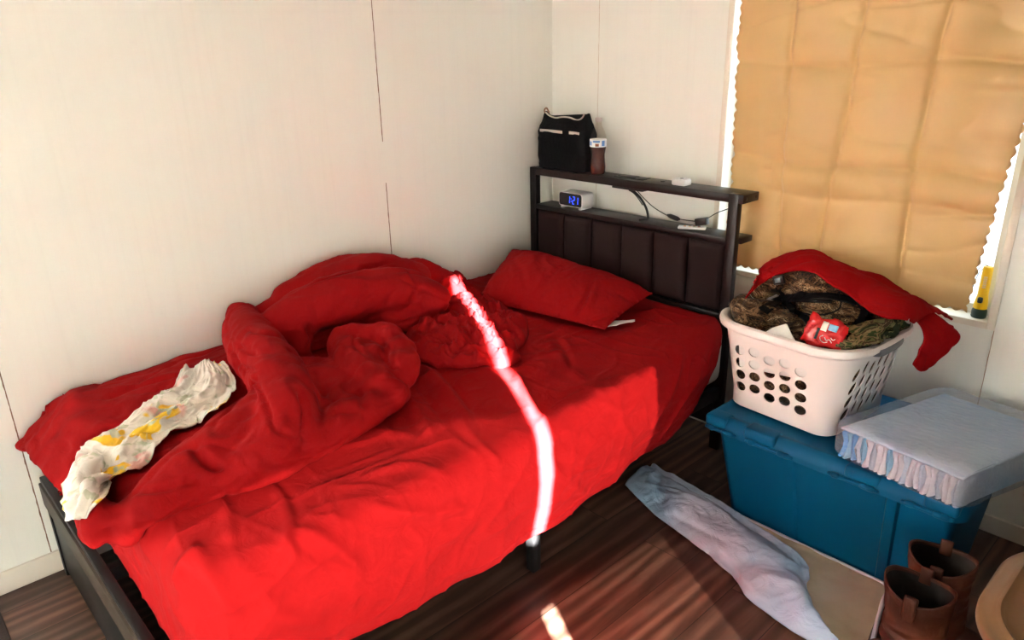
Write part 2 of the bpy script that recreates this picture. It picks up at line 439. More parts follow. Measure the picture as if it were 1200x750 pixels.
def trim(V, Fs, bv, eps=.004):
    """Leave out the part of a cloth that would lie inside another thing."""
    V = np.array(V); bad = np.zeros(len(V), bool)
    for i, p in enumerate(V):
        h = bv.find_nearest(Vector(p), .25)
        if h[0] is not None and (Vector(p) - h[0]).dot(h[1]) < eps: bad[i] = True
    keep = [q for q in Fs if not any(bad[list(q)])]
    used = sorted({i for q in keep for i in q}); ix = {a: b_ for b_, a in enumerate(used)}
    return V[used], [tuple(ix[i] for i in q) for q in keep]

def grid_faces(n, m, wrap=False):
    f = []
    for i in range(n - 1):
        for j in range(m if wrap else m - 1):
            f.append((i * m + j, (i + 1) * m + j, (i + 1) * m + (j + 1) % m, i * m + (j + 1) % m))
    return f

def thicken(V, Fs, th):
    """Give a sheet real thickness (second skin and a rim)."""
    V = np.array(V, float); Nn = normals(V, Fs); k = len(V); cnt = {}
    for q in Fs:
        for a, b_ in zip(q, q[1:] + q[:1]): cnt[(a, b_)] = 1
    rim = [(a, b_) for (a, b_) in cnt if (b_, a) not in cnt]
    return np.vstack([V, V - Nn * th]), list(Fs) + [tuple(i + k for i in q[::-1]) for q in Fs] + [(b_, a, a + k, b_ + k) for a, b_ in rim]

def rrect(w, d, r, n=8):
    out = []
    for cx, cy, a0 in ((w / 2 - r, d / 2 - r, 0), (-w / 2 + r, d / 2 - r, 90), (-w / 2 + r, -d / 2 + r, 180), (w / 2 - r, -d / 2 + r, 270)):
        for k in range(n + 1):
            a = R(a0 + 90 * k / n); out.append((cx + r * math.cos(a), cy + r * math.sin(a)))
    return out

def prism(outline, z0, z1):
    n = len(outline)
    return [(x, y, z0) for x, y in outline] + [(x, y, z1) for x, y in outline], [tuple(range(n - 1, -1, -1)), tuple(range(n, 2 * n))] + [(i, (i + 1) % n, n + (i + 1) % n, n + i) for i in range(n)]

def lathe(name, prof, c, m, parent=None, n=24):
    V, Fs = [], []
    for r, z in prof:
        for j in range(n): V.append((c[0] + r * math.cos(2 * PI * j / n), c[1] + r * math.sin(2 * PI * j / n), c[2] + z))
    Fs = grid_faces(len(prof), n, True); Fs = [q[::-1] for q in Fs]
    k = (len(prof) - 1) * n
    if prof[0][0] > 1e-4: Fs.append(tuple(range(n - 1, -1, -1)))
    if prof[-1][0] > 1e-4: Fs.append(tuple(range(k, k + n)))
    o = mesh(name, V, Fs, m, parent)
    try: o.data.set_sharp_from_angle(angle=R(50))
    except Exception: pass
    return o

# ================================================================== SETTING
RX, RY, RZ = 3.3, -4.2, 2.4
bm = bmesh.new(); add_box(bm, (-.1, RY - .1, -.08), (RX + .1, .1, 0)); struct(bobj('floor', bm, FLOORM))
bm = bmesh.new(); add_box(bm, (-.1, RY - .1, RZ), (RX + .1, .1, RZ + .08)); struct(bobj('ceiling', bm, CEIL))
bm = bmesh.new(); add_box(bm, (-.1, RY - .1, 0), (0, .1, RZ)); struct(bobj('wall_left', bm, WALL_L))
WX0, WX1, WZ0, WZ1 = .855, 1.77, .668, 1.98
def wall_with_hole(name, axis, a0, a1, h0, h1, z0, z1, p0, p1, m):
    bm = bmesh.new()
    for lo, hi, zl, zh in ((a0, h0, 0, RZ), (h1, a1, 0, RZ), (h0, h1, 0, z0), (h0, h1, z1, RZ)):
        if axis == 'x': add_box(bm, (lo, p0, zl), (hi, p1, zh))
        else: add_box(bm, (p0, lo, zl), (p1, hi, zh))
    return struct(bobj(name, bm, m))
wall_with_hole('wall_back', 'x', 0, RX, WX0, WX1, WZ0, WZ1, 0, .1, WALL_B)
VY0, VY1, VZ0, VZ1 = -3.75, -1.75, .28, 2.05
bm = bmesh.new(); add_box(bm, (2.6, -1.48, 0), (RX, 0, RZ)); add_box(bm, (2.2, -.64, 0), (2.6, 0, RZ)); struct(bobj('added_shade_wall', bm, SHADEWALL))  # unseen boxes added to keep light off the right side
wall_with_hole('wall_right', 'y', RY, 0, VY0, VY1, VZ0, VZ1, RX, RX + .1, WALL_O)
UX0, UX1, UZ0, UZ1 = .2, .80, .9, 2.0
wall_with_hole('wall_front', 'x', 0, RX, UX0, UX1, UZ0, UZ1, RY - .1, RY, WALL_O)

def baseboard(name, lo, hi, nx, ny):
    """profile with a small bevelled top edge"""
    bm = bmesh.new(); add_box(bm, lo, hi, .004); return struct(bobj(name, bm, CREAM, smooth=True))
baseboard('baseboard_left', (0, RY, 0), (.012, 0, .07), 1, 0)
baseboard('baseboard_back', (.012, -.012, 0), (2.2, 0, .06), 0, 1)
baseboard('baseboard_right', (2.588, -1.48, 0), (2.6, -.652, .07), 0, 1)

def window(name, axis, a0, a1, z0, z1, p_in, p_out, sgn, glass=None):
    """reveal lining, sash frame, glass; sgn points from the room outwards"""
    def bx(bm, alo, ahi, plo, phi, zl, zh, bev=.003):
        plo, phi = min(plo, phi), max(plo, phi)
        if axis == 'x': add_box(bm, (alo, plo, zl), (ahi, phi, zh), bev)
        else: add_box(bm, (plo, alo, zl), (phi, ahi, zh), bev)
    fr = bmesh.new(); d0 = p_in - sgn * .004; d1 = p_in
    for alo, ahi, zl, zh in ((a0 - .022, a0, z0 - .02, z1 + .02), (a1, a1 + .022, z0 - .02, z1 + .02), (a0, a1, z0 - .02, z0), (a0, a1, z1, z1 + .02)):
        bx(fr, alo, ahi, d0, d1, zl, zh, .0015)
    f = struct(bobj(name, fr, CREAM, smooth=True))
    sb = bmesh.new(); s0, s1 = p_in + sgn * .062, p_in + sgn * .09
    for alo, ahi, zl, zh in ((a0, a0 + .03, z0, z1), (a1 - .03, a1, z0, z1), (a0 + .03, a1 - .03, z0, z0 + .03), (a0 + .03, a1 - .03, z1 - .03, z1)):
        bx(sb, alo, ahi, s0, s1, zl, zh)
    bobj('sash_frame', sb, WHITEDEV, f, smooth=True)
    g = bmesh.new(); bx(g, a0 + .03, a1 - .03, p_in + sgn * .074, p_in + sgn * .078, z0 + .03, z1 - .03, 0); bobj('window_pane', g, glass or GLASS, f)
    return f
w1 = window('window_1', 'x', WX0, WX1, WZ0, WZ1, 0, .1, 1, DIMGLASS)
w2 = window('window_2', 'y', VY0, VY1, VZ0, VZ1, RX, RX + .1, 1)
w3 = window('added_fill_window', 'x', UX0, UX1, UZ0, UZ1, RY, RY - .1, -1)  # unseen opening added behind the camera to let in fill light
# meeting rail of the right-hand window: its shade breaks the sun streak between bed leg and floor
ELEV = math.tan(R(20))
bm = bmesh.new(); add_box(bm, (RX + .05, VY0, .895), (RX + .06, VY1, 1.06), .004); bobj('sash_rail', bm, WHITEDEV, w2, smooth=True)

# curtains of the right-hand window: heavy upper pair leaving a slit, thin lining below the hem
SLIT = -.62 - .52 * RX
def curtain_side(name, y0, y1, zb, zt, x, m, label, wav=.010, scallop=True):
    n, k = 90, 24; V = []
    for i in range(n):
        y = y0 + (y1 - y0) * i / (n - 1); 
        zb_ = zb(y) if callable(zb) else zb
        for j in range(k):
            z = zb_ + (zt - zb_) * j / (k - 1)
            if j == 0 and scallop: z -= .011 * abs(math.sin(PI * y / .04))
            V.append((x + wav * math.sin(y * 46) * (1 - .3 * j / k), y, z))
    V, Fs = thicken(V, grid_faces(n, k), .0015)
    return tag(mesh(name, V, Fs, m), label, 'curtain')
def HEM(y):   # the hem sags towards the slit
    return .55 + (RX - float(np.interp(y, (-3.9, -2.86, -2.51, -2.29, -1.6), (.86, .85, .98, 1.12, 1.14)))) * 1.127 * ELEV
c_a = curtain_side('curtain', VY0 - .1, SLIT - .021, HEM, 2.16, RX - .035, DRAPE, 'heavy tan curtain on the right-hand wall, panel further from the bed head')
c_b = curtain_side('curtain', SLIT + .021, VY1 + .12, HEM, 2.16, RX - .035, DRAPE, 'heavy tan curtain on the right-hand wall, panel nearer the bed head')
c_c = curtain_side('curtain_lining', VY0 - .1, SLIT - .021, VZ0 - .04, 2.1, RX - .016, SHEER, 'pale lining curtain behind the panel further from the bed head', .003, False)
c_d = curtain_side('curtain_lining', SLIT + .021, VY1 + .12, VZ0 - .04, 2.1, RX - .016, SHEER, 'pale lining curtain behind the panel nearer the bed head', .003, False)
bm = bmesh.new(); add_box(bm, (RX - .06, VY0 - .16, 2.165), (RX - .02, VY1 + .18, 2.185), .004)
for yy in (VY0 - .12, VY1 + .14): add_box(bm, (RX - .05, yy - .01, 2.15), (RX, yy + .01, 2.17), .002)
tag(bobj('curtain_rod', bm, BLACKMETAL, smooth=True), 'dark rod above the right-hand window carrying its curtains', 'curtain rod')
# top of the slit: a short heading strip closes the upper end
hz = .605 + (RX - .11) * 1.127 * ELEV
v, f = thicken([(RX - .012, SLIT - .08 + .16 * i / 5, hz + (2.1 - hz) * j / 5) for i in range(6) for j in range(6)], grid_faces(6, 6), .002)
tag(mesh('curtain_heading', v, f, DRAPE), 'short tan heading strip joining the two panels at the top', 'curtain')

# ------------------------------------------------------------------ satin curtain over the back window
def satin():
    n, k = 220, 200; zb, zt = .70, 2.06; V = []
    cre_v = [((1.097, 1.58), (1.106, 1.377), (1.116, .72)), ((1.322, 1.7), (1.312, 1.566), (1.293, 1.151), (1.262, .72)), ((1.56, 1.7), (1.53, 1.423), (1.515, 1.093), (1.525, .72))]
    def cx(L, z):
        for (x0, z0), (x1, z1) in zip(L[:-1], L[1:]):
            if z1 <= z <= z0: return x0 + (x1 - x0) * (z0 - z) / (z0 - z1)
        return L[0][0] if z > L[0][1] else L[-1][0]
    for j in range(k):
        for i in range(n):
            a, c = i / (n - 1), j / (k - 1); z = zb + (zt - zb) * c
            xl = .935 - .030 * c - .012 * math.sin(c * 3); xr = 1.712 + .078 * min(1, c * 1.25) + .03 * c
            x = xl + (xr - xl) * a
            # scallops along the edges, 3 cm pitch
            if i == 0: x -= .008 * abs(math.sin(PI * z / .031))
            if i == n - 1: x += .009 * abs(math.sin(PI * z / .031))
            zz = z
            if j == 0: zz -= .009 * abs(math.sin(PI * x / .031))
            zz += .012 * math.sin(a * 2.6 + .3) * (1 - c) ** 3
            y = -.046 - .010 * math.sin(a * 3.2) - .010 * math.exp(-((z - .86) / .11) ** 2) * math.exp(-((a - .82) / .2) ** 2)
            for L in cre_v:
                d = x - cx(L, z); y += .010 * math.exp(-(d / .010) ** 2) - .012 * math.exp(-((abs(d) - .055) / .05) ** 2)
            for zc, amp in ((1.39, .009), (1.085, .010), (.985, .006), (.78, .006)):
                d = z - zc - .01 * math.sin(x * 9); y += amp * math.exp(-(d / .012) ** 2) - amp * math.exp(-((abs(d) - .055) / .04) ** 2)
            # soft sag folds in the lower part
            y -= .020 * (1 - c) * math.sin(x * 12 + z * 5) * math.exp(-((z - .9) / .3) ** 2)
            V.append((x, y, zz))
    V = np.array(V); V[:, 1] += .012 * nz(V, (5, 1, 4.)) + .006 * nz(V, (14, 1, 9), 4.) + .008 * (np.clip(ridged(V, (2.5, 1, 9), 4.4, .8), 0, 1) ** 4)
    V[:, 1] = np.minimum(V[:, 1], -.009); V[:, 1] = np.where((V[:, 0] < 1.08) & (V[:, 2] < 1.06), np.maximum(V[:, 1], -.058), V[:, 1])
    V, Fs = thicken(V, grid_faces(k, n), .0008)
    return mesh('curtain', V, Fs, SATIN)
tag(satin(), 'tan satin curtain with scalloped edge hanging over the bright window', 'curtain')
bm = bmesh.new(); add_box(bm, (.86, -.06, 2.067), (1.88, -.035, 2.087), .004)
for xx in (.88, 1.85): add_box(bm, (xx - .008, -.045, 2.071), (xx + .008, 0, 2.083), .002)
tag(bobj('curtain_rod', bm, BLACKMETAL, smooth=True), 'dark rod holding the tan satin curtain over the window', 'curtain rod')

# flashlight standing on the sill
t_ = tag(root('flashlight', (1.735, .035, WZ0)), 'yellow flashlight standing on the window sill beside the curtain edge', 'flashlight')
fl = lathe('body', [(.0165, .026), (.0185, .03), (.0175, .05), (.0145, .07), (.0135, .15), (.0125, .157), (.0, .159)], (1.735, .035, WZ0), YEL, t_)
lathe('lens_head', [(.0, .0), (.019, .0), (.0205, .004), (.0205, .022), (.0175, .029), (.0, .029)], (1.735, .035, WZ0), DKGREEN, t_)
box('switch', (1.728, .013, WZ0 + .048), (1.742, .024, WZ0 + .066), DKGREEN, t_, bev=.004)
bm = bmesh.new()
for k in range(6): add_box(bm, (1.7325, .0195, WZ0 + .094 + k * .0062), (1.7415, .0225, WZ0 + .0985 + k * .0062), .0006)
bobj('printed_lettering', bm, PALE, t_)
tube('wrist_strap', [(1.737, .035, WZ0 + .158), (1.722, .03, WZ0 + .160), (1.706, .022, WZ0 + .13), (1.698, .016, WZ0 + .085), (1.690, .012, WZ0 + .06), (1.695, .012, WZ0 + .047), (1.705, .014, WZ0 + .055), (1.709, .018, WZ0 + .09), (1.716, .026, WZ0 + .135), (1.730, .034, WZ0 + .158)], .0012, mat('blue_black_strap', (.01, .012, .05), .6), t_, n=60, seg=6)

# ================================================================== BED FRAME
HY = -.165   # front face of the headboard
bed = tag(root('bed', (.53, -1.1, 0)), 'dark brown and black bed frame with shelved, padded headboard', 'bed')
hb = bmesh.new()
for x0, x1 in ((.022, .058), (.985, 1.022)): add_box(hb, (x0, HY, 0), (x1, HY + .028, .979), .002)
add_box(hb, (.058, HY + .002, .10), (.985, HY + .020, .545), .002)
head = bobj('headboard', hb, ESP, bed, smooth=True)
bm = bmesh.new(); add_box(bm, (.024, HY + .001, .948), (1.04, -.062, .978), .002); s1 = bobj('shelf', bm, ESP, head, smooth=True)
bm = bmesh.new(); add_box(bm, (.058, HY + .001, .803), (.985, -.062, .824), .002); add_box(bm, (.985, HY + .03, .803), (1.03, -.062, .824), .002); s2 = bobj('shelf', bm, ESP, head, smooth=True)
for xx, yy in ((1.0405, HY + .02), (1.0405, -.08)):
    bm = bmesh.new(); g = bmesh.ops.create_cone(bm, segments=14, radius1=.006, radius2=.005, depth=.004, cap_ends=True); 
    bmesh.ops.rotate(bm, verts=g['verts'], cent=(0, 0, 0), matrix=Matrix.Rotation(PI / 2, 3, 'Y')); bmesh.ops.translate(bm, verts=g['verts'], vec=(xx, yy, .963))
    bobj('bolt_cap', bm, BLACKPL, head)
npan = 6; px0, px1 = .060, .983
for k in range(npan):
    a = px0 + (px1 - px0) * k / npan; c = px0 + (px1 - px0) * (k + 1) / npan; V = []
    n_ = 18; m_ = 18
    for i in range(n_):
        for j in range(m_):
            u, w = i / (n_ - 1), j / (m_ - 1)
            e = (max(0, 1 - abs(2 * u - 1) ** 6) * max(0, 1 - abs(2 * w - 1) ** 14)) ** .6
            V.append((a + (c - a) * u, HY + .016 - .020 * e, .546 + .257 * w))
    V, Fs = thicken(V, [q[::-1] for q in grid_faces(n_, m_)], -.008)
    mesh('padded_panel', V, Fs, PADM, head)
bm = bmesh.new(); add_box(bm, (.46, -.135, .9775), (.60, -.085, .982), .0015); add_box(bm, (.475, -.128, .9815), (.555, -.094, .985), .001); add_box(bm, (.565, -.122, .9815), (.59, -.1, .984), .001)
bobj('power_panel', bm, BLACKPL, head, smooth=True)
bm = bmesh.new(); add_box(bm, (.455, -.14, .935), (.605, -.08, .949), .003); bobj('power_box', bm, BLACKPL, head, smooth=True)
lathe('port_cap', [(0, 0), (.009, 0), (.008, .003), (0, .0035)], (.672, -.108, .978), BLACKPL, head, 16)
# side rails, slats, legs, footboard
FY = -2.157
for x0, x1 in ((.024, .052), (.985, 1.013)): box('side_rail', (x0, FY + .03, .215), (x1, HY, .262), BLACKMETAL, bed)
for k in range(12):
    y = -.30 - k * .158; box('slat', (.052, y - .03, .28), (.985, y + .03, .296), BLACKMETAL, bed)
box('centre_rail', (.50, FY + .03, .24), (.53, HY, .278), BLACKMETAL, bed)
for x0, x1 in ((.024, .052), (.996, 1.028)):
    box('leg', (x0, -1.158, 0), (x1, -1.126, .235), BLACKMETAL, bed)
    lg = box('leg', (x0, FY + .0, 0), (x1, FY + .026, .31), BLACKMETAL, bed)
fb = box('footboard', (.022, FY - .004, .238), (1.03, FY + .018, .312), RAILM, bed, bev=.003)
box('top_rail', (.022, FY + .002, .312), (1.03, FY + .024, .330), BLACKMETAL, fb)
box('lower_panel', (.05, FY + .004, .02), (1.0, FY + .014, .238), BLACKMETAL, fb, bev=.002)

# mattress
bm = bmesh.new(); add_box(bm, (.028, -2.03, .297), (1.035, -.185, .528), .045, 5)
mt = tag(bobj('mattress', bm, MATT, smooth=True), 'beige mattress edge showing between red sheet and headboard', 'mattress')

# ------------------------------------------------------------------ red sheet over the mattress
MT = .548
def sheet_xy(u, w):
    """flat sheet point -> draped point; rectangle of the mattress with rounded corner, drop over the right side and the foot"""
    x1, y0, r = float(np.interp(w, (-2.05, -1.7, -1.2, -.9, -.45, -.2), (1.05, 1.08, 1.085, 1.07, 1.03, .985))), -2.040, .07
    cx, cy = min(u, x1 - r), max(w, y0 + r)
    dx, dy = u - cx, w - cy; d = math.hypot(dx, dy)
    if d < 1e-9: return u, w, MT, 0
    nx, ny = dx / d, dy / d; over = d - r
    if over <= 0: return u, w, MT, 0
    rr = .06   # roll radius
    if over < rr * PI / 2:
        a = over / rr; o = rr * math.sin(a); z = MT - rr * (1 - math.cos(a))
    else: t_ = (over - rr * PI / 2) / .30; o = rr + (.016 * math.sin(min(1, t_) * PI) - .075 * max(0, t_ - .25)) * (nx if cx >= x1 - r - 1e-6 else 0); z = MT - rr - (over - rr * PI / 2)
    return cx + nx * (r + o), cy + ny * (r + o), z, over
def build_sheet():
    us = np.concatenate([np.linspace(.008, 1.0, 154), np.linspace(1.0, 1.42, 90)[1:]])
    ws = np.concatenate([np.linspace(-.215, -2.0, 250), np.linspace(-2.0, -2.40, 80)[1:]])
    V = []; drop = []
    hemy = np.array([-.2, -.43, -.86, -1.16, -1.41, -1.70, -1.81, -2.0, -2.2][::-1]); hemz = np.array([.30, .273, .214, .182, .186, .215, .228, .20, .20][::-1])
    for w in ws:
        hz = np.interp(w, hemy, hemz); L = (MT - hz) - .06 + .06 * PI / 2
        Lf = (MT - .312) - .06 + .06 * PI / 2
        for u in us:
            uu = u if u <= 1.0 else 1.0 + (u - 1.0) / .42 * (L + .080)
            ww = w if w >= -2.0 else -2.0 + (w + 2.0) / .40 * (Lf + .048)
            # at the head end the side drop is pulled in diagonally
            if uu > 1.0 and w > -.48: ww = w - (uu - 1.0) * .55 * (w + .48) / .265
            x, y, z, o = sheet_xy(uu, ww); V.append((x, y, z)); drop.append(o)
    V = np.array(V); drop = np.array(drop); Fs = [q[::-1] for q in grid_faces(len(ws), len(us))]
    Nn = normals(V, Fs)
    if Nn[100][2] < 0: Fs = [q[::-1] for q in Fs]; Nn = -Nn
    side = np.clip((drop - .03) / .12, 0, 1)
    # broad ripples and fine wrinkles
    h = .006 * nz(V, (5, 3, 4)) + .0045 * (ridged(V, (7, 4, 6), 3.3, .9) - .5) * (.35 + .65 * np.clip((V[:, 0] - .45) / .3, 0, 1))
    h += .004 * np.clip(ridged(V, (3.5, 9, 6), 13.3, .8), 0, 1) ** 6 + .004 * np.clip(ridged(V, (9, 4, 6), 23.3, .8), 0, 1) ** 6
    h += side * (.006 * np.sin(V[:, 1] * 21 + 2.2 * nz(V, 2.1, 9.)) * np.clip((.5 - V[:, 2]) / .3, 0, 1))
    V += Nn * h[:, None]
    b_ = bvh_of(V, Fs)
    for pix, wd, dp in SHEET_FOLDS:
        L = on_surface(b_, pix)
        if len(L) > 2: V = carve(V, Nn, L, wd, dp)
    V[:, 2] = np.where((drop <= 0), np.maximum(V[:, 2], .536), V[:, 2])
    return V, Fs
SHEET_FOLDS = [
    ([(492, 425), (520, 455), (545, 490), (560, 520)], .018, .016), ([(505, 423), (535, 455), (560, 490)], .012, -.012),
    ([(455, 425), (480, 470), (500, 500), (512, 520)], .016, .012), ([(470, 425), (500, 465), (530, 505)], .010, -.010),
    ([(560, 425), (590, 455), (622, 492)], .020, .014), ([(600, 430), (615, 460), (622, 500)], .014, .010),
    ([(525, 480), (560, 520), (590, 545)], .014, .010), ([(380, 470), (430, 500), (500, 515)], .02, .008),
    ([(640, 395), (665, 430), (690, 450)], .02, .007), ([(650, 392), (665, 415), (670, 440)], .012, -.006),
    ([(315, 560), (333, 590), (340, 620), (330, 655)], .016, .010), ([(322, 555), (345, 595), (350, 630)], .012, -.007),
    ([(345, 615), (390, 640), (430, 680)], .014, .010), ([(335, 620), (375, 655), (420, 668)], .010, -.008),
    ([(430, 590), (470, 600), (520, 600), (560, 590)], .014, .008), ([(225, 640), (250, 680), (290, 740)], .016, .010), ([(205, 690), (215, 660), (240, 640)], .014, .012),
    ([(300, 690), (330, 720), (380, 735)], .014, .009), ([(640, 530), (660, 560), (690, 580)], .012, .006), ([(660, 560), (685, 550), (705, 545)], .008, .006),
    ([(420, 560), (480, 545), (530, 560)], .016, .008), ([(800, 400), (790, 450), (760, 510)], .016, .008), ([(822, 440), (800, 470), (770, 520)], .012, .009),
    ([(240, 560), (265, 600), (275, 640)], .012, .007), ([(700, 470), (730, 480), (760, 470)], .012, .004),
]
SV, SF = build_sheet()
SHEETB = bvh_of(SV, SF)
v, f = thicken(SV, SF, .002)
tag(mesh('bed_sheet', v, f, RED), 'smooth red bed sheet covering the mattress and hanging down its side', 'bed sheet')
# ------------------------------------------------------------------ comforter: one quilted cover, folded and heaped
def P(x, y, z): return tuple(at(x, y, z=z))
def build_comforter():
    parts = []
    def fold(pts, rads, up=(0, 0, 1), n=30, m=22): parts.append(loft(pts, rads, up, n, m))
    # flat tail along the wall, drooping over the foot of the bed
    G = []; na, nb_ = 90, 40
    for i in range(na):
        a = i / (na - 1); y = -1.42 - .77 * a
        for j in range(nb_):
            c = j / (nb_ - 1); x = .012 + (.50 - .05 * a) * c
            z = .556 + .032 * math.sin(PI * min(1, c * 1.15)) ** .7
            dr = max(0, (-2.035 - y) / .155); z += .004 - (.125 - .03 * c) * dr ** 1.5
            G.append((x, y + (.02 * c if a > .9 else 0), z))
    G = np.array(G); G[:, 2] += .006 * nz(G, (9, 7, 1), 6.)
    gf_ = grid_faces(na, nb_); parts.append(thicken(G, gf_ if normals(G, gf_)[700][2] > 0 else [q[::-1] for q in gf_], .032))
    # band between the floral cloth and the lower lip
    fold([P(165, 600, .585), P(225, 552, .60), P(290, 505, .61), P(340, 470, .615)], [(.055, .035), (.08, .05), (.10, .055), (.12, .055)])
    fold([P(122, 610, .575), P(180, 590, .58), P(260, 558, .588), P(345, 522, .592), P(420, 485, .592), P(462, 462, .59)], [(.03, .016), (.045, .028), (.06, .046), (.065, .048), (.06, .048), (.045, .042)])
    # middle panel
    fold([P(335, 445, .588), P(385, 458, .59), P(440, 463, .592)], [(.14, .046), (.155, .046), (.115, .046)])
    # standing roll at the left
    fold([(.075, -1.52, .635), P(294, 403, .645), P(322, 438, .648), P(334, 476, .64), P(326, 512, .625), P(290, 543, .61)], [(.055, .075), (.074, .09), (.080, .09), (.080, .08), (.07, .06), (.05, .04)])
    fold([(.06, -1.44, .60), (.10, -1.40, .62), P(345, 398, .60)], [(.06, .08), (.07, .08), (.05, .05)])
    # big upper mound: front lip, crown, back fold against the wall
    fold([P(330, 380, .672), P(375, 358, .698), P(420, 344, .706), P(470, 340, .698), P(512, 350, .668)], [(.075, .062), (.105, .074), (.115, .078), (.105, .074), (.055, .05)])
    fold([P(338, 384, .66), P(350, 394, .635), P(354, 404, .615)], [(.05, .045), (.042, .04), (.028, .028)])
    fold([(.10, -1.34, .665), (.125, -1.2, .69), (.14, -1.06, .69), (.15, -.92, .665)], [(.085, .09), (.10, .10), (.10, .10), (.085, .08)])
    fold([(.085, -1.28, .725), (.10, -1.16, .745), (.11, -1.04, .735)], [(.055, .05), (.065, .05), (.055, .045)])
    fold([(.09, -.92, .63), (.11, -.82, .63), (.15, -.74, .605)], [(.075, .10), (.075, .09), (.05, .05)])
    # turned-under layers below the lip
    fold([P(440, 378, .612), P(465, 372, .615), P(490, 368, .612), P(515, 362, .60)], [(.05, .04), (.08, .048), (.075, .045), (.045, .035)])
    fold([P(428, 418, .60), P(440, 428, .605), P(448, 440, .60)], [(.05, .05), (.055, .055), (.05, .05)])
    # hooked fold on the right
    fold([P(405, 400, .625), P(425, 400, .628), P(452, 398, .628), P(468, 415, .62), P(462, 440, .612), P(440, 452, .60)], [(.05, .055), (.06, .055), (.055, .055), (.055, .05), (.055, .05), (.04, .04)])
    fold([P(402, 405, .62), P(420, 430, .62), P(445, 455, .61), P(462, 462, .60)], [(.05, .05), (.055, .052), (.055, .052), (.04, .045)])
    # fold lying behind, filling under the mound
    fold([(.14, -1.4, .57), (.16, -1.15, .60), (.16, -.9, .59)], [(.12, .07), (.15, .08), (.13, .06)])
    # trailing corner that hangs over the foot of the bed
    fold([P(155, 603, .565), P(148, 620, .545), (.575, -2.128, .47), (.60, -2.13, .44)], [(.035, .03), (.04, .03), (.035, .02), (.03, .014)], up=(0, -1, .3))
    fold([P(112, 618, .565), (.47, -2.122, .50), (.50, -2.128, .46)], [(.05, .03), (.055, .026), (.03, .016)], up=(0, -1, .3))
    V, Fs = remesh(*join(parts), .0066)
    V = smooth(V, Fs, 5)
    Nn = normals(V, Fs)
    V += Nn * (.010 * nz(V, 6.5, 2.)[:, None] + .0055 * nz(V, (16, 16, 12), 5.)[:, None])
    V += Nn * (.0050 * (ridged(V, (10, 7, 9), 1.7, 1.0) - .5))[:, None]
    V = creases(V, normals(V, Fs), 3, 2.6, 8.5, -.009, 21, 7., 3.)
    V = creases(V, normals(V, Fs), 3, 6, 20, .0022, 33, 3., 5.)
    b_ = bvh_of(V, Fs); Nn = normals(V, Fs)
    for pix, wd, dp in QUILT:
        dp = dp * 1.8 if dp < 0 else dp * .8; L = on_surface(b_, pix)
        L2 = [L[0]] if L else []
        for p in L[1:]:
            if np.linalg.norm(p - L2[-1]) < .07: L2.append(p)
        if len(L2) > 2: V = carve(V, Nn, L2, wd, dp)
    V = smooth(V, Fs, 1, .3)
    V[:, 0] = np.maximum(V[:, 0], .006)
    V = rest(V, [SHEETB], .0035)
    V = separate(V, Fs, SV, SF)
    V[:, 0] = np.maximum(V[:, 0], .004)
    return V, Fs
QUILT = [  # stitched seams, then pinched creases
    ([(355, 338), (385, 325), (430, 313), (465, 305)], .007, -.011), ([(352, 342), (380, 330), (430, 318)], .012, .006),
    ([(288, 385), (320, 392), (345, 402)], .007, -.008), ([(295, 440), (310, 470), (322, 500), (345, 512)], .007, -.009),
    ([(340, 410), (370, 425), (402, 420), (430, 440), (455, 470)], .007, -.009), ([(430, 418), (415, 400), (418, 388)], .006, -.007),
    ([(440, 372), (465, 378), (495, 372)], .007, -.008), ([(352, 455), (358, 490), (356, 520)], .008, -.012),
    ([(380, 400), (362, 405), (350, 400)], .010, -.010), ([(358, 378), (368, 398), (360, 410)], .010, -.012),
    ([(268, 405), (278, 425), (288, 440)], .008, -.008), ([(276, 402), (290, 412), (306, 416)], .006, -.006), ([(270, 422), (286, 432), (304, 434)], .006, -.006),
    ([(330, 445), (345, 470), (352, 500)], .012, .008), ([(300, 470), (292, 452), (302, 440)], .008, -.012),
    ([(255, 480), (245, 505), (262, 530)], .012, -.014), ([(225, 520), (242, 540), (262, 550)], .010, -.012), ([(265, 470), (272, 500), (258, 520)], .012, .008),
    ([(200, 540), (215, 560), (205, 580)], .010, .007), ([(160, 575), (200, 570), (240, 560)], .010, -.007),
    ([(390, 440), (400, 470), (398, 500)], .012, .007), ([(370, 430), (380, 465), (375, 510)], .009, -.007), ([(420, 452), (428, 480)], .009, -.007),
    ([(445, 410), (455, 425), (468, 432)], .008, -.010), ([(440, 395), (452, 408), (448, 425)], .008, -.008),
    ([(100, 560), (85, 530), (82, 500), (90, 478)], .008, -.010), ([(88, 545), (78, 520), (84, 490)], .012, .008), ([(95, 520), (130, 500), (150, 512)], .010, -.008), ([(120, 470), (160, 452), (220, 436)], .010, -.006),
    ([(395, 372), (400, 352), (410, 340)], .010, -.006), ([(420, 366), (425, 350), (440, 338)], .010, -.006), ([(452, 360), (460, 345), (472, 335)], .010, -.005), ([(480, 356), (490, 342), (500, 336)], .010, -.006),
]
CV, CF = build_comforter()
COMFB = bvh_of(CV, CF)
tag(mesh('comforter', CV, CF, REDQ), 'thick red quilted comforter heaped against the wall on the bed', 'comforter')

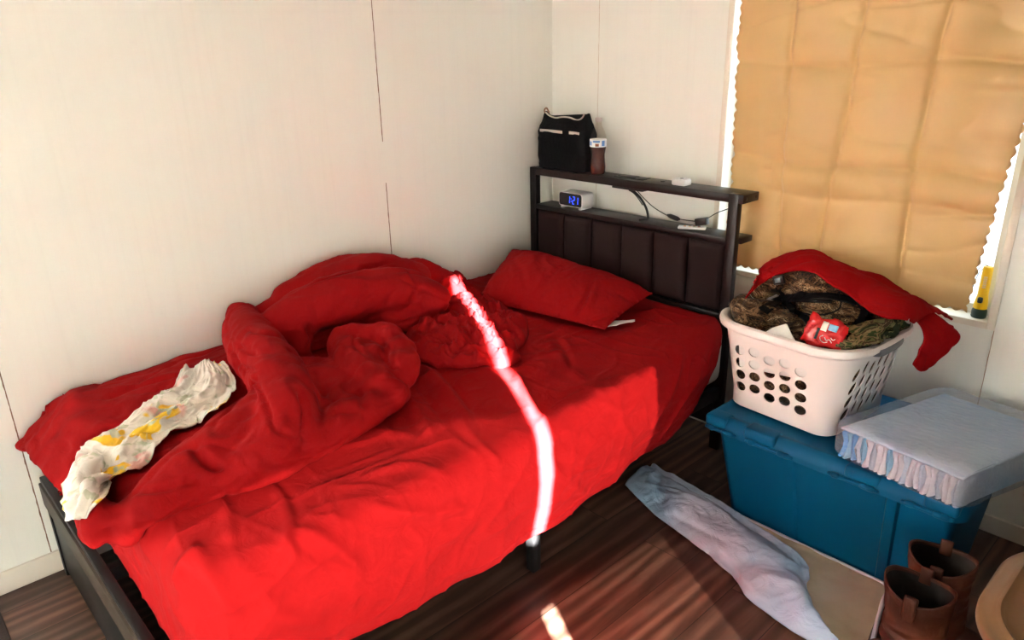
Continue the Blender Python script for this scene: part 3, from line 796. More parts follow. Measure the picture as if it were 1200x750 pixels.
# ------------------------------------------------------------------ thin crumpled red sheet beside the comforter
def build_crumple():
    rim = [(470, 395), (478, 372), (500, 352), (512, 335), (528, 330), (548, 335), (572, 348), (600, 365), (618, 378), (617, 395), (606, 405), (610, 415), (590, 424), (560, 424), (530, 424), (505, 420), (482, 412)]
    rimw = np.array([at(x, y, z=.575)[:2] for x, y in rim]); rimw[:, 0] = np.maximum(rimw[:, 0], .03)
    ctr = rimw.mean(axis=0)
    ang = catmull(np.vstack([rimw, rimw[:1]]), 181)[:-1]
    n, k = 70, 180; V = []
    for i in range(n):
        a = i / (n - 1)
        for j in range(k):
            p = ctr + (ang[j] - ctr) * (a ** .75)
            V.append((p[0], p[1], 0))
    V = np.array(V); rr_ = np.repeat((np.arange(n) / (n - 1)) ** .75, k)
    prof = np.clip(1 - rr_ ** 3, 0, 1) ** .5
    Q = V.copy(); Q[:, 2] = 0
    wall = np.exp(-(V[:, 0] / .22) ** 2) 
    h = prof * (.052 + .062 * wall + .032 * nz(Q, (5, 5, 1), 3.))
    h += prof ** .6 * (.030 * (np.clip(ridged(Q, (7, 13, 1), 2.1, 1.3), -.2, 1) ** 1 - .35) + .022 * (np.clip(ridged(Q, (17, 24, 1), 6.1, 1.2), 0, 1) ** 2 - .2) + .006 * (ridged(Q, (42, 50, 1), 9.1, 1.) - .3))
    base = np.full(len(V), .552)
    for i in range(len(V)):
        for b_ in (SHEETB,):
            hh = b_.ray_cast(Vector((V[i][0], V[i][1], 2)), Vector((0, 0, -1)))
            if hh[0] is not None: base[i] = max(base[i] if b_ is not SHEETB else 0, hh[0].z)
    V[:, 2] = base + .005 + np.maximum(h, 0)
    V[:, 0] += .012 * nz(Q, (16, 16, 1), 12.) * prof; V[:, 1] += .012 * nz(Q, (16, 16, 1), 22.) * prof
    V[:, 0] = np.maximum(V[:, 0], .012)
    Fs = grid_faces(n, k, True)
    if normals(V, Fs)[40 * k + 3][2] < 0: Fs = [q[::-1] for q in Fs]
    V = rest(V, [SHEETB], .004)
    return trim(V, Fs, COMFB, .006)
KV, KF = build_crumple()
KB = bvh_of(KV, KF)
v, f = thicken(KV, KF, .0025)
v = rest(np.array(v), [SHEETB], .0015)
tag(mesh('crumpled_sheet', v, f, RED), 'thin red sheet bunched in fine wrinkles between comforter and pillow', 'bed sheet')

# ------------------------------------------------------------------ floral cloth lying on the comforter tail
def build_floral():
    Lp = [(216, 436), (206, 458), (190, 468), (172, 477), (150, 499), (124, 514), (108, 527), (94, 541), (84, 568), (83, 592), (90, 613)]
    Rp = [(262, 431), (276, 447), (277, 467), (260, 484), (241, 494), (218, 503), (192, 523), (173, 551), (150, 560), (124, 579), (106, 611)]
    n, k = 120, 60
    Lc, Rc = catmull(Lp, n), catmull(Rp, n); V = []
    for i in range(n):
        row = []
        for j in range(k):
            a = j / (k - 1); p = Lc[i] * (1 - a) + Rc[i] * a
            hp = hit(COMFB, *p)
            if hp is None: hp = hit(SHEETB, *p)
            q = at(p[0], p[1], z=.575)
            if hp is None or abs(hp[2] - q[2]) > .13: hp = q if i < n - 22 else at(p[0], p[1], Y=-2.165)
            if hp[2] > .650: hp = at(p[0], p[1], z=.645)
            row.append(hp)
        V += row
    V = np.array(V).reshape(n, k, 3)
    for it in range(10):
        S = V.copy(); S[1:-1] = (V[:-2] + V[2:] + 2 * V[1:-1]) / 4; S[:, 1:-1] = (S[:, :-2] + S[:, 2:] + 2 * S[:, 1:-1]) / 4; V = S
    V = V.reshape(-1, 3); Fs = grid_faces(n, k)
    Nn = normals(V, Fs)
    if Nn[:, 2].mean() < 0: Fs = [q[::-1] for q in Fs]; Nn = -Nn
    a = np.tile(np.linspace(0, 1, k), n); s = np.repeat(np.linspace(0, 1, n), k)
    Q = np.stack([a * .8, s * 2.2, 0 * a], 1)
    h = .012 + .011 * np.sin(a * 13 + 2.5 * nz(Q, (2, 4, 1))) * np.sin(PI * np.clip(a, .05, .95)) + .010 * (ridged(Q, (7, 5, 1), 4., 1.) - .4) + .005 * (ridged(Q, (16, 10, 1), 6., 1.) - .4)
    V += Nn * np.maximum(h, .004)[:, None]
    return V, Fs
FV, FF = build_floral()
FV[:, 2] += .006; FV = rest(FV, [SHEETB], .006)
v, f = thicken(FV, FF, .0015)
v = separate(v, f, CV, CF, .002, 60)
tag(mesh('floral_cloth', v, f, FLORAL), 'white floral cloth with yellow flowers crumpled over the red comforter', 'cloth')

# ------------------------------------------------------------------ pillow leaning towards the headboard
def build_pillow():
    A, B, C_, D = np.array((.045, -.300, .642)), np.array((.30, -.715, .575)), np.array((.835, -.625, .572)), np.array((.79, -.300, .612))
    n, k = 110, 80; top, bot = [], []
    Nf = np.cross(C_ - A, D - B); Nf /= np.linalg.norm(Nf)
    if Nf[2] < 0: Nf = -Nf
    for i in range(n):
        for j in range(k):
            u, w_ = i / (n - 1), j / (k - 1)
            e = 1 - .05 * (4 * u * (1 - u)); 
            uu = .5 + (u - .5) * (1 - .035 * math.sin(PI * w_)); ww = .5 + (w_ - .5) * (1 - .05 * math.sin(PI * u))
            p = (A * (1 - uu) + D * uu) * (1 - ww) + (B * (1 - uu) + C_ * uu) * ww
            th = (max(0, 1 - abs(2 * u - 1) ** 3.2) * max(0, 1 - abs(2 * w_ - 1) ** 2.6)) ** .55
            th *= 1 - .25 * u
            top.append(p + Nf * .098 * th); bot.append(p - Nf * .03 * th)
    V = np.array(top + bot); f1 = grid_faces(n, k); off = n * k
    Fs = list(f1) + [tuple(i + off for i in q[::-1]) for q in f1]
    rim = [(i * k, (i + 1) * k) for i in range(n - 1)] + [((n - 1) * k + j, (n - 1) * k + j + 1) for j in range(k - 1)] + [((i + 1) * k + k - 1, i * k + k - 1) for i in range(n - 1)][::-1] + [(j + 1, j) for j in range(k - 1)][::-1]
    for a, b_ in rim: Fs.append((b_, a, a + off, b_ + off))
    Nn = normals(V, Fs)
    if Nn[off // 2 + 7].dot(Nf) < 0: Fs = [q[::-1] for q in Fs]; Nn = -Nn
    h = .008 * nz(V, 5, 4.) + .004 * (ridged(V, (12, 9, 9), 2., 1.) - .4) + .0025 * (ridged(V, (24, 20, 20), 5., 1.) - .4)
    V[:off] += (Nn * h[:, None])[:off]
    b_ = bvh_of(V, Fs)
    for pix, wd, dp in PCRE:
        L = on_surface(b_, pix)
        if len(L) > 2: V[:off] = carve(V.copy(), Nn, L, wd, dp)[:off]
    return V, Fs
PCRE = [([(694, 325), (688, 345), (672, 372)], .007, -.010), ([(700, 325), (695, 345), (680, 372)], .010, .006), ([(655, 312), (640, 330), (632, 352)], .012, -.006),
        ([(600, 300), (612, 318), (618, 345)], .015, -.006), ([(585, 340), (620, 350), (660, 358)], .012, -.006), ([(690, 378), (705, 372), (722, 368)], .006, -.007), ([(640, 365), (665, 372), (690, 376)], .008, .006), ([(720, 340), (735, 350), (748, 352)], .01, -.005)]
pw = tag(root('pillow', (.5, -.5, .57)), 'pillow in a wrinkled red case leaning below the padded headboard', 'pillow')
PV, PF = build_pillow()
PV = rest(PV, [SHEETB], .010); PV = rest(PV, [KB], .006, top=.72); PV[:, 0] = np.maximum(PV[:, 0], .012); PV[:, 1] = np.minimum(PV[:, 1], -.192)
PV = separate(PV, PF, KV, KF, .003, 30); PV[:, 0] = np.maximum(PV[:, 0], .008)
mesh('pillowcase', PV, PF, RED, pw)
V = []
for i in range(10):
    for j in range(8):
        a, c = i / 9, j / 7; V.append(np.array(P(712 + 32 * a, 377 - 2 * a + (6 - 4.5 * a) * c, .565)))
V = rest(np.array(V), [SHEETB], .006); V[:, 2] += .004 * nz(V, 40, 2.)
v, f = thicken(V, grid_faces(10, 8), .002)
mesh('white_lining', v, f, WHITECLOTH, pw)

# ================================================================== THINGS ON THE HEADBOARD
SH1, SH2 = .978, .824   # tops of the two shelves
# soft black lunch bag
def build_bag():
    n, k = 60, 72; V = []
    x0, x1, y0, y1, z0, z1 = .060, .322, HY + .006, -.072, SH1 + .004, 1.208
    for i in range(n):
        c = i / (n - 1); z = z0 + (z1 - z0) * c
        sq = 1 - .80 * max(0, (c - .62) / .38) ** 1.3          # closes to a flat top edge
        wx = (x1 - x0) / 2 * (1 + .03 * math.sin(PI * c) - .10 * c ** 3); wy = (y1 - y0) / 2 * sq * (1 + .06 * math.sin(PI * c))
        for j in range(k):
            a = 2 * PI * j / k; ca, sa = math.cos(a), math.sin(a)
            e = .28
            V.append(((x0 + x1) / 2 + wx * math.copysign(abs(ca) ** e, ca), (y0 + y1) / 2 + wy * math.copysign(abs(sa) ** e, sa), z - .020 * math.sin(PI * min(1, max(0, (.5 + ca * .5)))) * max(0, (c - .75) / .25)))
    V = np.array(V); Fs = [q[::-1] for q in grid_faces(n, k, True)]
    Fs += [tuple(range(k - 1, -1, -1)), tuple((n - 1) * k + j for j in range(k))]
    Nn = normals(V, Fs); V += Nn * (.004 * nz(V, 16, 3.) + .003 * (ridged(V, (18, 18, 22), 4., 1.) - .4))[:, None]
    V[:, 2] = np.maximum(V[:, 2], SH1 + .0015); V[:, 1] = np.maximum(V[:, 1], HY + .002)
    return V, Fs
bag = tag(root('lunch_bag', (.19, -.12, SH1)), 'black soft lunch bag with pale zips standing at the left end of the top shelf', 'bag')
BV, BF = build_bag(); mesh('body', BV, BF, NYLON, bag)
bb = bvh_of(BV, BF)
def front_strip(name, pix, w_, m, par, b_, off=.0015, n=24):
    L = on_surface(b_, pix, n); V = []
    for i, p in enumerate(L):
        for s in (-1, 1): V.append(p + np.array((0, -off, s * w_)))
    V, Fs = thicken(V, grid_faces(len(L), 2), .001); return mesh(name, V, Fs, m, par, False)
front_strip('pocket_zip', [(633, 152.5), (646, 153.5), (659, 155)], .0055, ZIP, bag, bb)
front_strip('pocket_zip', [(667, 155.5), (673, 156), (679, 157)], .0055, ZIP, bag, bb)
tube('top_zip', [(.085, -.128, 1.204), (.105, -.128, 1.193), (.14, -.128, 1.186), (.18, -.128, 1.191), (.22, -.128, 1.190), (.26, -.128, 1.182), (.285, -.128, 1.192), (.296, -.128, 1.205)], .0032, ZIP, bag, n=60)
tube('zip_pull', [(.083, -.15, 1.128), (.081, -.1555, 1.118), (.083, -.156, 1.108)], .0022, ZIP, bag, n=12, seg=6)
tube('top_loop', [(.080, -.122, 1.196), (.070, -.122, 1.212), (.082, -.122, 1.222), (.096, -.122, 1.206)], .0035, mat('tan_webbing', (.32, .2, .14), .7), bag, n=20)

# soft drink bottle
bx_, by_ = .366, -.122
bt = tag(root('drink_bottle', (bx_, by_, SH1)), 'clear plastic bottle half full of brown drink beside the black bag', 'bottle')
prof = [(0, .001), (.026, .001), (.031, .008), (.0315, .03), (.029, .055), (.0275, .075), (.0305, .095), (.0325, .105), (.0325, .135), (.031, .148), (.024, .168), (.0165, .182), (.0125, .190), (.0125, .204)]
lathe('bottle_shell', prof, (bx_, by_, SH1), PET, bt, 28)
lathe('liquid', [(0, .003)] + [(r - .0012, z) for r, z in prof[1:8]] + [(.0310, .108), (0, .1085)], (bx_, by_, SH1), COLA, bt, 28)
lathe('paper_label', [(.0329, .108), (.0332, .109), (.0332, .136), (.0327, .137)], (bx_, by_, SH1), LABELM, bt, 28)
lathe('bottle_cap', [(0, .2185), (.0128, .218), (.0138, .216), (.0138, .204), (.012, .203), (0, .203)][::-1], (bx_, by_, SH1), mat('clear_grey_cap', (.55, .47, .44), .4), bt, 20)
BLUEINK = mat('blue_label_print', (.10, .25, .6), .5); bump(BLUEINK, 90, .02, .001)
BROWNINK = mat('brown_label_print', (.25, .10, .06), .5); bump(BROWNINK, 90, .02, .001)
def label_mark(a0, a1, z0, z1, m):
    V = [(bx_ + .0336 * math.cos(R(a)), by_ + .0336 * math.sin(R(a)), SH1 + z) for a in np.linspace(a0, a1, 5) for z in (z0, z1)]
    V, Fs = thicken(V, grid_faces(5, 2), .0003); mesh('label_print', V, Fs, m, bt)
label_mark(-88, -38, .126, .133, BLUEINK); label_mark(-70, -45, .111, .122, BROWNINK); label_mark(-25, 0, .112, .133, BLUEINK); label_mark(-125, -98, .114, .130, BLUEINK)

# alarm clock
ck = tag(root('alarm_clock', (.27, -.115, SH2)), 'white alarm clock with blue digits 1:21 on the lower shelf', 'clock')
cx0, cx1, cyf, cyb, cz0, cz1 = .180, .312, -.152, -.082, SH2 + .010, SH2 + .068
v, f = [], []
ol = [(x + (cx0 + cx1) / 2, z + (cz0 + cz1) / 2) for x, z in rrect(cx1 - cx0, cz1 - cz0, .011, 6)]
no = len(ol)
oi = [((x - (cx0 + cx1) / 2) * .95 + (cx0 + cx1) / 2, (z - (cz0 + cz1) / 2) * .90 + (cz0 + cz1) / 2) for x, z in ol]
v = [(x, cyf + .004, z) for x, z in oi] + [(x, cyf, z) for x, z in oi] + [(x, cyf + .002, z) for x, z in ol] + [(x, cyb, z) for x, z in ol]
f = [q[::-1] for q in grid_faces(4, no, True)] + [tuple(range(no)), tuple(range(4 * no - 1, 3 * no - 1, -1))]
o = mesh('case', v, f, WHITEDEV, ck); o.data.set_sharp_from_angle(angle=R(40))
v, f = [(x, cyf + .0032, z) for x, z in oi] + [(x, cyf + .0015, z) for x, z in oi], None
f = [q[::-1] for q in grid_faces(2, no, True)] + [tuple(range(no)), tuple(range(2 * no - 1, no - 1, -1))]
mesh('display', v, f, SCREEN, ck, False)
for xx in (cx0 + .010, cx1 - .022): box('foot', (xx, cyf + .001, SH2 + .0005), (xx + .014, cyb, cz0 + .001), WHITEDEV, ck, bev=.003)
def digit(name, xc, zc, segs, h=.017, w_=.0088):
    bm = bmesh.new(); s = .0013; y0, y1 = cyf - .0002, cyf + .0015; sl_ = .0012
    for g in segs:
        if g in 'adg':
            z = zc + {'a': h, 'd': -h, 'g': 0}[g]; sh = sl_ * (z - zc) / h; add_box(bm, (xc - w_ / 2 + .001 + sh, y0, z - s), (xc + w_ / 2 - .001 + sh, y1, z + s))
        else:
            x = xc + (w_ / 2 if g in 'bc' else -w_ / 2); z0, z1 = (zc + .0015, zc + h - .0015) if g in 'bf' else (zc - h + .0015, zc - .0015); sh = sl_ * (1 if g in 'bf' else -1) * .5
            add_box(bm, (x - s + sh, y0, z0), (x + s + sh, y1, z1))
    return bobj(name, bm, LED, ck)
zc = (cz0 + cz1) / 2 - .001
digit('digit', cx0 + .0580, zc, 'bc', .015); digit('digit', cx0 + .0838, zc, 'abged', .015, .0105); digit('digit', cx0 + .1035, zc, 'bc', .015)
bm = bmesh.new()
for dz in (-.005, .005): add_box(bm, (cx0 + .0695, cyf - .0002, zc + dz - .0014), (cx0 + .0720, cyf + .0015, zc + dz + .0014))
bobj('digit_colon', bm, LED, ck)

# small white device on the top shelf
dv = tag(root('white_device', (.765, -.125, SH1)), 'small white block-shaped device on the top shelf above the remote', 'device')
box('case', (.738, -.150, SH1 + .0005), (.796, -.104, SH1 + .024), WHITEDEV, dv, bev=.006)
lathe('button', [(0, .0235), (.007, .0235), (.0065, .0255), (0, .026)], (.768, -.127, SH1), GREYPL, dv, 16)
# remote control
rc = tag(root('remote_control', (.80, -.12, SH2)), 'slim white remote control lying on the lower shelf', 'remote control')
rotm = Matrix.Rotation(R(28), 3, 'Z'); pv = (.822, -.125, SH2)
box('case', (.772, -.141, SH2 + .0008), (.872, -.109, SH2 + .0095), WHITEDEV, rc, .004, rotm, pv)
bcol = [mat('pale_red_button', (.6, .25, .2), .5), mat('pale_yellow_button', (.7, .6, .3), .5), mat('pale_green_button', (.35, .5, .35), .5)]
for m_ in bcol: bump(m_, 90, .02, .001)
for i in range(4):
    for j in range(2): box('button', (.792 + i * .017, -.133 + j * .010, SH2 + .0085), (.801 + i * .017, -.127 + j * .010, SH2 + .0112), bcol[(i + j) % 3] if (i * j) % 2 == 0 else GREYPL, rc, .001, rotm, pv)

# charging cables under the top shelf
cc = tag(root('cable', (.62, -.1, SH2)), 'thick black cable drooping from the top shelf down to the lower shelf', 'cable')
tube('lead', [(.525, -.115, .930), (.545, -.115, .927), (.575, -.112, .905), (.602, -.110, .87), (.613, -.110, .84), (.614, -.112, SH2 + .006), (.612, -.13, SH2 + .0055), (.605, -.15, SH2 + .0055)], .0045, CORD, cc, n=80)
tube('thin_lead', [(.53, -.122, .930), (.55, -.122, .922), (.57, -.121, .906), (.592, -.12, .882)], .002, CORD, cc, n=40, seg=8)
cd = tag(root('power_cord', (.76, -.1, SH2)), 'thin black cord with two inline blocks strung below the top shelf', 'cord')
cl = [(.548, -.100, .930), (.58, -.100, .905), (.63, -.102, .876), (.690, -.104, .855), (.735, -.105, .848), (.79, -.106, .848), (.835, -.106, .852), (.872, -.106, .868), (.91, -.107, .893), (.95, -.108, .912), (.985, -.112, .930)]
tube('cord_line', cl, .0017, CORD, cd, n=140, seg=8)
v, f = loft([(.700, -.104, .8545), (.712, -.104, .8525), (.742, -.105, .8475), (.752, -.105, .847)], [.0045, .0085, .0085, .0045], n=24, m=14); mesh('inline_switch', v, f, BLACKPL, cd)
box('inline_block', (.826, -.117, .839), (.874, -.095, .866), BLACKPL, cd, .003, Matrix.Rotation(R(-14), 3, 'Y'))

# ================================================================== TUB, BASKET, PADS
tb = tag(root('storage_tub', (1.57, -.33, 0)), 'large teal blue storage tub with hinged lid standing against the wall', 'storage tub')
TX0, TX1, TYF, TYB, TZ = 1.200, 1.940, -.588, -.060, .385
def tub_outline(s):
    """s = 0 at the floor, 1 at the rim; stepped ribs along the long sides"""
    x0, x1 = TX0 + .055 - .030 * s, TX1 - .055 + .030 * s; yf, yb = -.470 - .075 * s, -.125 + .030 * s
    L = []; w_ = x1 - x0; r = .03
    steps = [(.0, 0), (.235, 0), (.243, .010), (.375, .010), (.383, 0), (.755, 0), (.763, .010), (.80, .010), (.808, 0), (1, 0)]
    for k in range(7): a = PI + PI / 2 * k / 6; L.append((x0 + r + r * math.cos(a), yf + r + r * math.sin(a)))
    for u, d in steps[1:-1]: L.append((x0 + u * w_, yf - d))
    for k in range(7): a = 1.5 * PI + PI / 2 * k / 6; L.append((x1 - r + r * math.cos(a), yf + r + r * math.sin(a)))
    for k in range(7): a = PI / 2 * k / 6; L.append((x1 - r + r * math.cos(a), yb - r + r * math.sin(a)))
    for u, d in steps[1:-1][::-1]: L.append((x0 + u * w_, yb + d))
    for k in range(7): a = PI / 2 + PI / 2 * k / 6; L.append((x0 + r + r * math.cos(a), yb - r + r * math.sin(a)))
    return L
V = []
ss = [(0, .001), (0.02, .006)] + [(s, .006 + .335 * s) for s in np.linspace(.08, 1, 10)]
for s, z in ss: V += [(x, y, z) for x, y in tub_outline(s)]
no = len(tub_outline(0)); Fs = grid_faces(len(ss), no, True); Fs = [q[::-1] for q in Fs] + [tuple(range(no - 1, -1, -1)), tuple((len(ss) - 1) * no + j for j in range(no))]
o = mesh('tub_body', V, Fs, TEAL, tb); o.data.set_sharp_from_angle(angle=R(35))
# lid: rolled rim, raised pads along the front
cx_, cy_ = (TX0 + TX1) / 2, (TYF + TYB) / 2; LW, LD = TX1 - TX0, TYB - TYF
V = []; prof = [(-.012, .338), (0, .338), (.0, .352), (-.003, .366), (-.012, .378), (-.022, TZ), (-.034, TZ), (-.040, TZ - .004), (-.05, TZ - .004)]
ol0 = None
for off, z in prof:
    ol_ = rrect(LW + 2 * off, LD + 2 * off, .045 + off * .6, 8); V += [(cx_ + x, cy_ + y, z) for x, y in ol_]
no = len(ol_); Fs = grid_faces(len(prof), no, True); Fs = [q[::-1] for q in Fs] + [tuple((len(prof) - 1) * no + j for j in range(no)), tuple(range(no - 1, -1, -1))]
lid = mesh('tub_lid', V, Fs, TEAL, tb); lid.data.set_sharp_from_angle(angle=R(40))
for a, c in ((1.215, 1.285), (1.345, 1.445), (1.645, 1.735), (1.845, 1.925)):
    bm = bmesh.new(); add_box(bm, (a, TYF - .004, .352), (c, TYF + .055, TZ + .003), .010, 4); bobj('rim_pad', bm, TEAL, lid, smooth=True)
for a, c in ((1.225, 1.32), (1.36, 1.50), (1.61, 1.735), (1.80, 1.915)):
    v, f = loft([(a, TYF - .006, .349), (c, TYF - .006, .349)], [.0055, .0055], n=6, m=12); parts = [(v, f)]
    for xx in (a + .012, c - .02, c - .036):
        parts.append(loft([(xx, TYF - .0065, .350), (xx + .008, TYF - .0065, .350)], [.0085, .0085], n=4, m=12))
    mesh('hinge_rod', *join(parts), TEAL, lid)
LT = TZ - .004   # flat top of the lid

# ---- laundry basket
bk = tag(root('laundry_basket', (1.405, -.315, TZ)), 'white plastic laundry basket with grey handles full of clothes on the tub', 'laundry basket')
BC = np.array((1.400, -.330)); BROT = R(-4); BH = .292
def bk_pt(x, y, z): c, s = math.cos(BROT), math.sin(BROT); return (BC[0] + c * x - s * y, BC[1] + s * x + c * y, TZ + .0045 + z)
def bk_ring(w_, d, r, z, n=12, lift=True):
    out = []
    for x, y in rrect(w_, d, r, n):
        zz = z
        if lift and z > .2: zz = z - .022 * math.exp(-(y / .085) ** 4) * (1 if abs(x) > w_ / 2 - .02 else 0) * (z - .2) / .09
        out.append(bk_pt(x, y + .012 * (1 - z / BH), zz))
    return out
def bw(z): s = z / BH; return .345 + .085 * s, .345 + .075 * s
V = []; prof = []
outer = [(0, .0, .05), (.006, .0, .058), (.02, 0, .065)] + [(z, 0, .075 + .03 * z / BH) for z in np.linspace(.05, .262, 7)]
for z, o_, r in outer: prof.append((bw(z)[0] + o_, bw(z)[1] + o_, r, z))
a_, c_ = bw(.262)
prof[0] = (prof[0][0] - .014, prof[0][1] - .014, .05, 0)
prof += [(a_ + .026, c_ + .026, .12, .262), (a_ + .042, c_ + .042, .125, .268), (a_ + .048, c_ + .048, .128, .279), (a_ + .042, c_ + .042, .125, .289), (a_ + .024, c_ + .024, .118, .2925), (a_ + .004, c_ + .004, .108, .289), (a_ - .006, c_ - .006, .10, .279)]
for z in np.linspace(.255, .012, 6): prof.append((bw(z)[0] - .006, bw(z)[1] - .006, .072 + .03 * z / BH, z))
for w_, d, r, z in prof: V += bk_ring(w_, d, r, z)
no = len(V) // len(prof); Fs = [q[::-1] for q in grid_faces(len(prof), no, True)] + [tuple(range(no - 1, -1, -1)), tuple((len(prof) - 1) * no + j for j in range(no))]
Fs = [q[::-1] for q in Fs] if False else Fs
def ellipse_cutter(c, ax_w, ax_h, dirn, w_, h, tilt, ln, sg=20):
    c, ax_w, ax_h, dirn = map(lambda q: np.array(q, float), (c, ax_w, ax_h, dirn)); V = []
    for e in (-ln / 2, ln / 2):
        for k in range(sg):
            a = 2 * PI * k / sg; x, y = w_ * math.cos(a), h * math.sin(a); x, y = x * math.cos(tilt) - y * math.sin(tilt), x * math.sin(tilt) + y * math.cos(tilt)
            V.append(c + ax_w * x + ax_h * y + dirn * e)
    return V, [tuple(range(sg - 1, -1, -1)), tuple(range(sg, 2 * sg))] + [(i, (i + 1) % sg, sg + (i + 1) % sg, sg + i) for i in range(sg)]
cuts = []; ca_, sa_ = math.cos(BROT), math.sin(BROT); AX = (ca_, sa_, 0); AY = (-sa_, ca_, 0)
for sgn in (-1, 1):
    for i in range(5):
        for j in range(4):
            x = -.118 + i * .050; z = .075 + j * .042 + (.010 if i % 2 else 0) - i * .0015
            d = bw(z)[1] / 2
            cuts.append(ellipse_cutter(bk_pt(x, sgn * d + .012 * (1 - z / BH), z), AX, (0, 0, 1), AY, .0190, .0155, R(18), .05))
    for i in range(6):
        for j in range(4):
            y = -.115 + i * .043; z = .072 + j * .043 + (.012 if i % 2 else 0); d = bw(z)[0] / 2
            cuts.append(ellipse_cutter(bk_pt(sgn * d, y + .012 * (1 - z / BH), z), AY, (0, 0, 1), AX, .0105, .0215, R(-24), .05))
shell = mesh('tmp', V, Fs, None); 
bm = bmesh.new(); bm.from_mesh(shell.data); bmesh.ops.recalc_face_normals(bm, faces=bm.faces); bm.to_mesh(shell.data); bm.free()
cutter = mesh('tmp2', *join(cuts), None, smooth=False)
bm = bmesh.new(); bm.from_mesh(cutter.data); bmesh.ops.recalc_face_normals(bm, faces=bm.faces); bm.to_mesh(cutter.data); bm.free()
md = shell.modifiers.new('b', 'BOOLEAN'); md.operation = 'DIFFERENCE'; md.solver = 'EXACT'; md.object = cutter
me = evaluated(shell); me.name = 'basket_body'
bpy.data.objects.remove(shell); bpy.data.objects.remove(cutter)
me.materials.clear(); me.polygons.foreach_set('use_smooth', [True] * len(me.polygons)); me.set_sharp_from_angle(angle=R(40))
link('basket_body', me, WHITEPL, bk)
for sgn in (-1, 1):   # grey grips let into the rim of both ends
    V = []; rp = [(.022, .260), (.046, .264), (.052, .278), (.045, .291), (.024, .2955), (.002, .292), (-.010, .279), (-.008, .262)]
    ys = np.linspace(-.068, .068, 22)
    for y in ys:
        dip = .022 * math.exp(-(y / .085) ** 4)
        for o_, z in rp: V.append(bk_pt(sgn * (a_ + o_) / 2, y, z - dip * (z - .2) / .09))
    Fs = grid_faces(len(ys), len(rp), True) + [tuple(range(len(rp))), tuple((len(ys) - 1) * len(rp) + j for j in range(len(rp)))[::-1]]
    o = mesh('handle', V, Fs, GREYPL, bk); bm = bmesh.new(); bm.from_mesh(o.data); bmesh.ops.recalc_face_normals(bm, faces=bm.faces); bm.to_mesh(o.data); bm.free(); o.data.set_sharp_from_angle(angle=R(50))
RIMZ = TZ + .2925

# ---- clothes in the basket
def cloth_lump(name, folds, m, vox=.008, sm=5, amp=(.010, .008, .004), sd=1.):
    V, Fs = remesh(*join([loft(p, r_, u_, 26, 18) for p, r_, u_ in folds]), vox); V = smooth(V, Fs, sm); Nn = normals(V, Fs)
    V += Nn * (amp[0] * nz(V, 9, sd) + amp[1] * (ridged(V, (14, 14, 14), sd + 3, 1.1) - .4) + amp[2] * (ridged(V, (32, 32, 32), sd + 5, 1.) - .4))[:, None]
    return V, Fs
def inside_basket(V, mg=.014):
    """keep what lies below the rim within the basket walls"""
    c, s = math.cos(BROT), math.sin(BROT)
    for i in range(len(V)):
        dx, dy = V[i][0] - BC[0], V[i][1] - BC[1]; x, y = c * dx + s * dy, -s * dx + c * dy; z = V[i][2] - TZ - .0045
        if z > .30: continue
        w_, d = bw(min(max(z, 0), BH)); hx, hy = w_ / 2 - mg, d / 2 - mg; y -= .012 * (1 - z / BH)
        r = .07; x_, y_ = min(max(x, -hx), hx), min(max(y, -hy), hy)
        ox, oy = abs(x_) - (hx - r), abs(y_) - (hy - r)
        if ox > 0 and oy > 0:
            q = math.hypot(ox, oy)
            if q > r: x_ = math.copysign(hx - r + ox * r / q, x_); y_ = math.copysign(hy - r + oy * r / q, y_)
        y_ += .012 * (1 - z / BH); V[i][2] = max(V[i][2], TZ + .020)
        V[i][0], V[i][1] = BC[0] + c * x_ - s * y_, BC[1] + s * x_ + c * y_
    return V
def B3(x, y, Y): return tuple(at(x, y, Y=Y))
jv, jf = cloth_lump('camo', [
    ([(1.24, -.30, .47), (1.40, -.30, .50), (1.56, -.28, .47)], [(.17, .09), (.19, .10), (.16, .09)], (0, 0, 1)),
    ([B3(868, 362, -.42), B3(880, 372, -.44), B3(893, 380, -.43)], [(.035, .045), (.045, .05), (.03, .04)], (0, 0, 1)),
    ([B3(892, 340, -.30), B3(905, 330, -.27), B3(935, 328, -.25), B3(960, 336, -.25)], [(.03, .03), (.05, .042), (.06, .052), (.05, .05)], (0, 0, 1)),
    ([B3(895, 362, -.36), B3(910, 372, -.38), B3(925, 372, -.38)], [(.03, .03), (.04, .035), (.03, .03)], (0, 0, 1)),
    ([(1.27, -.30, .60), (1.36, -.28, .65), (1.45, -.27, .65), (1.54, -.26, .60)], [(.08, .07), (.10, .08), (.10, .08), (.08, .07)], (0, 0, 1)),
    ([B3(935, 332, -.26), B3(955, 335, -.28), B3(978, 350, -.29), B3(1005, 366, -.29), B3(1035, 380, -.28)], [(.04, .04), (.055, .05), (.055, .05), (.05, .045), (.03, .03)], (0, 0, 1)),
    ([B3(945, 352, -.33), B3(965, 362, -.33), B3(985, 372, -.33), B3(1010, 380, -.33)], [(.03, .03), (.05, .045), (.05, .045), (.03, .03)], (0, 0, 1)),
], CAMO, sd=2.)
jv = inside_basket(jv); jb = bvh_of(jv, jf)
tag(mesh('camouflage_jacket', jv, jf, CAMO), 'brown camouflage jacket heaped in the white laundry basket', 'jacket')
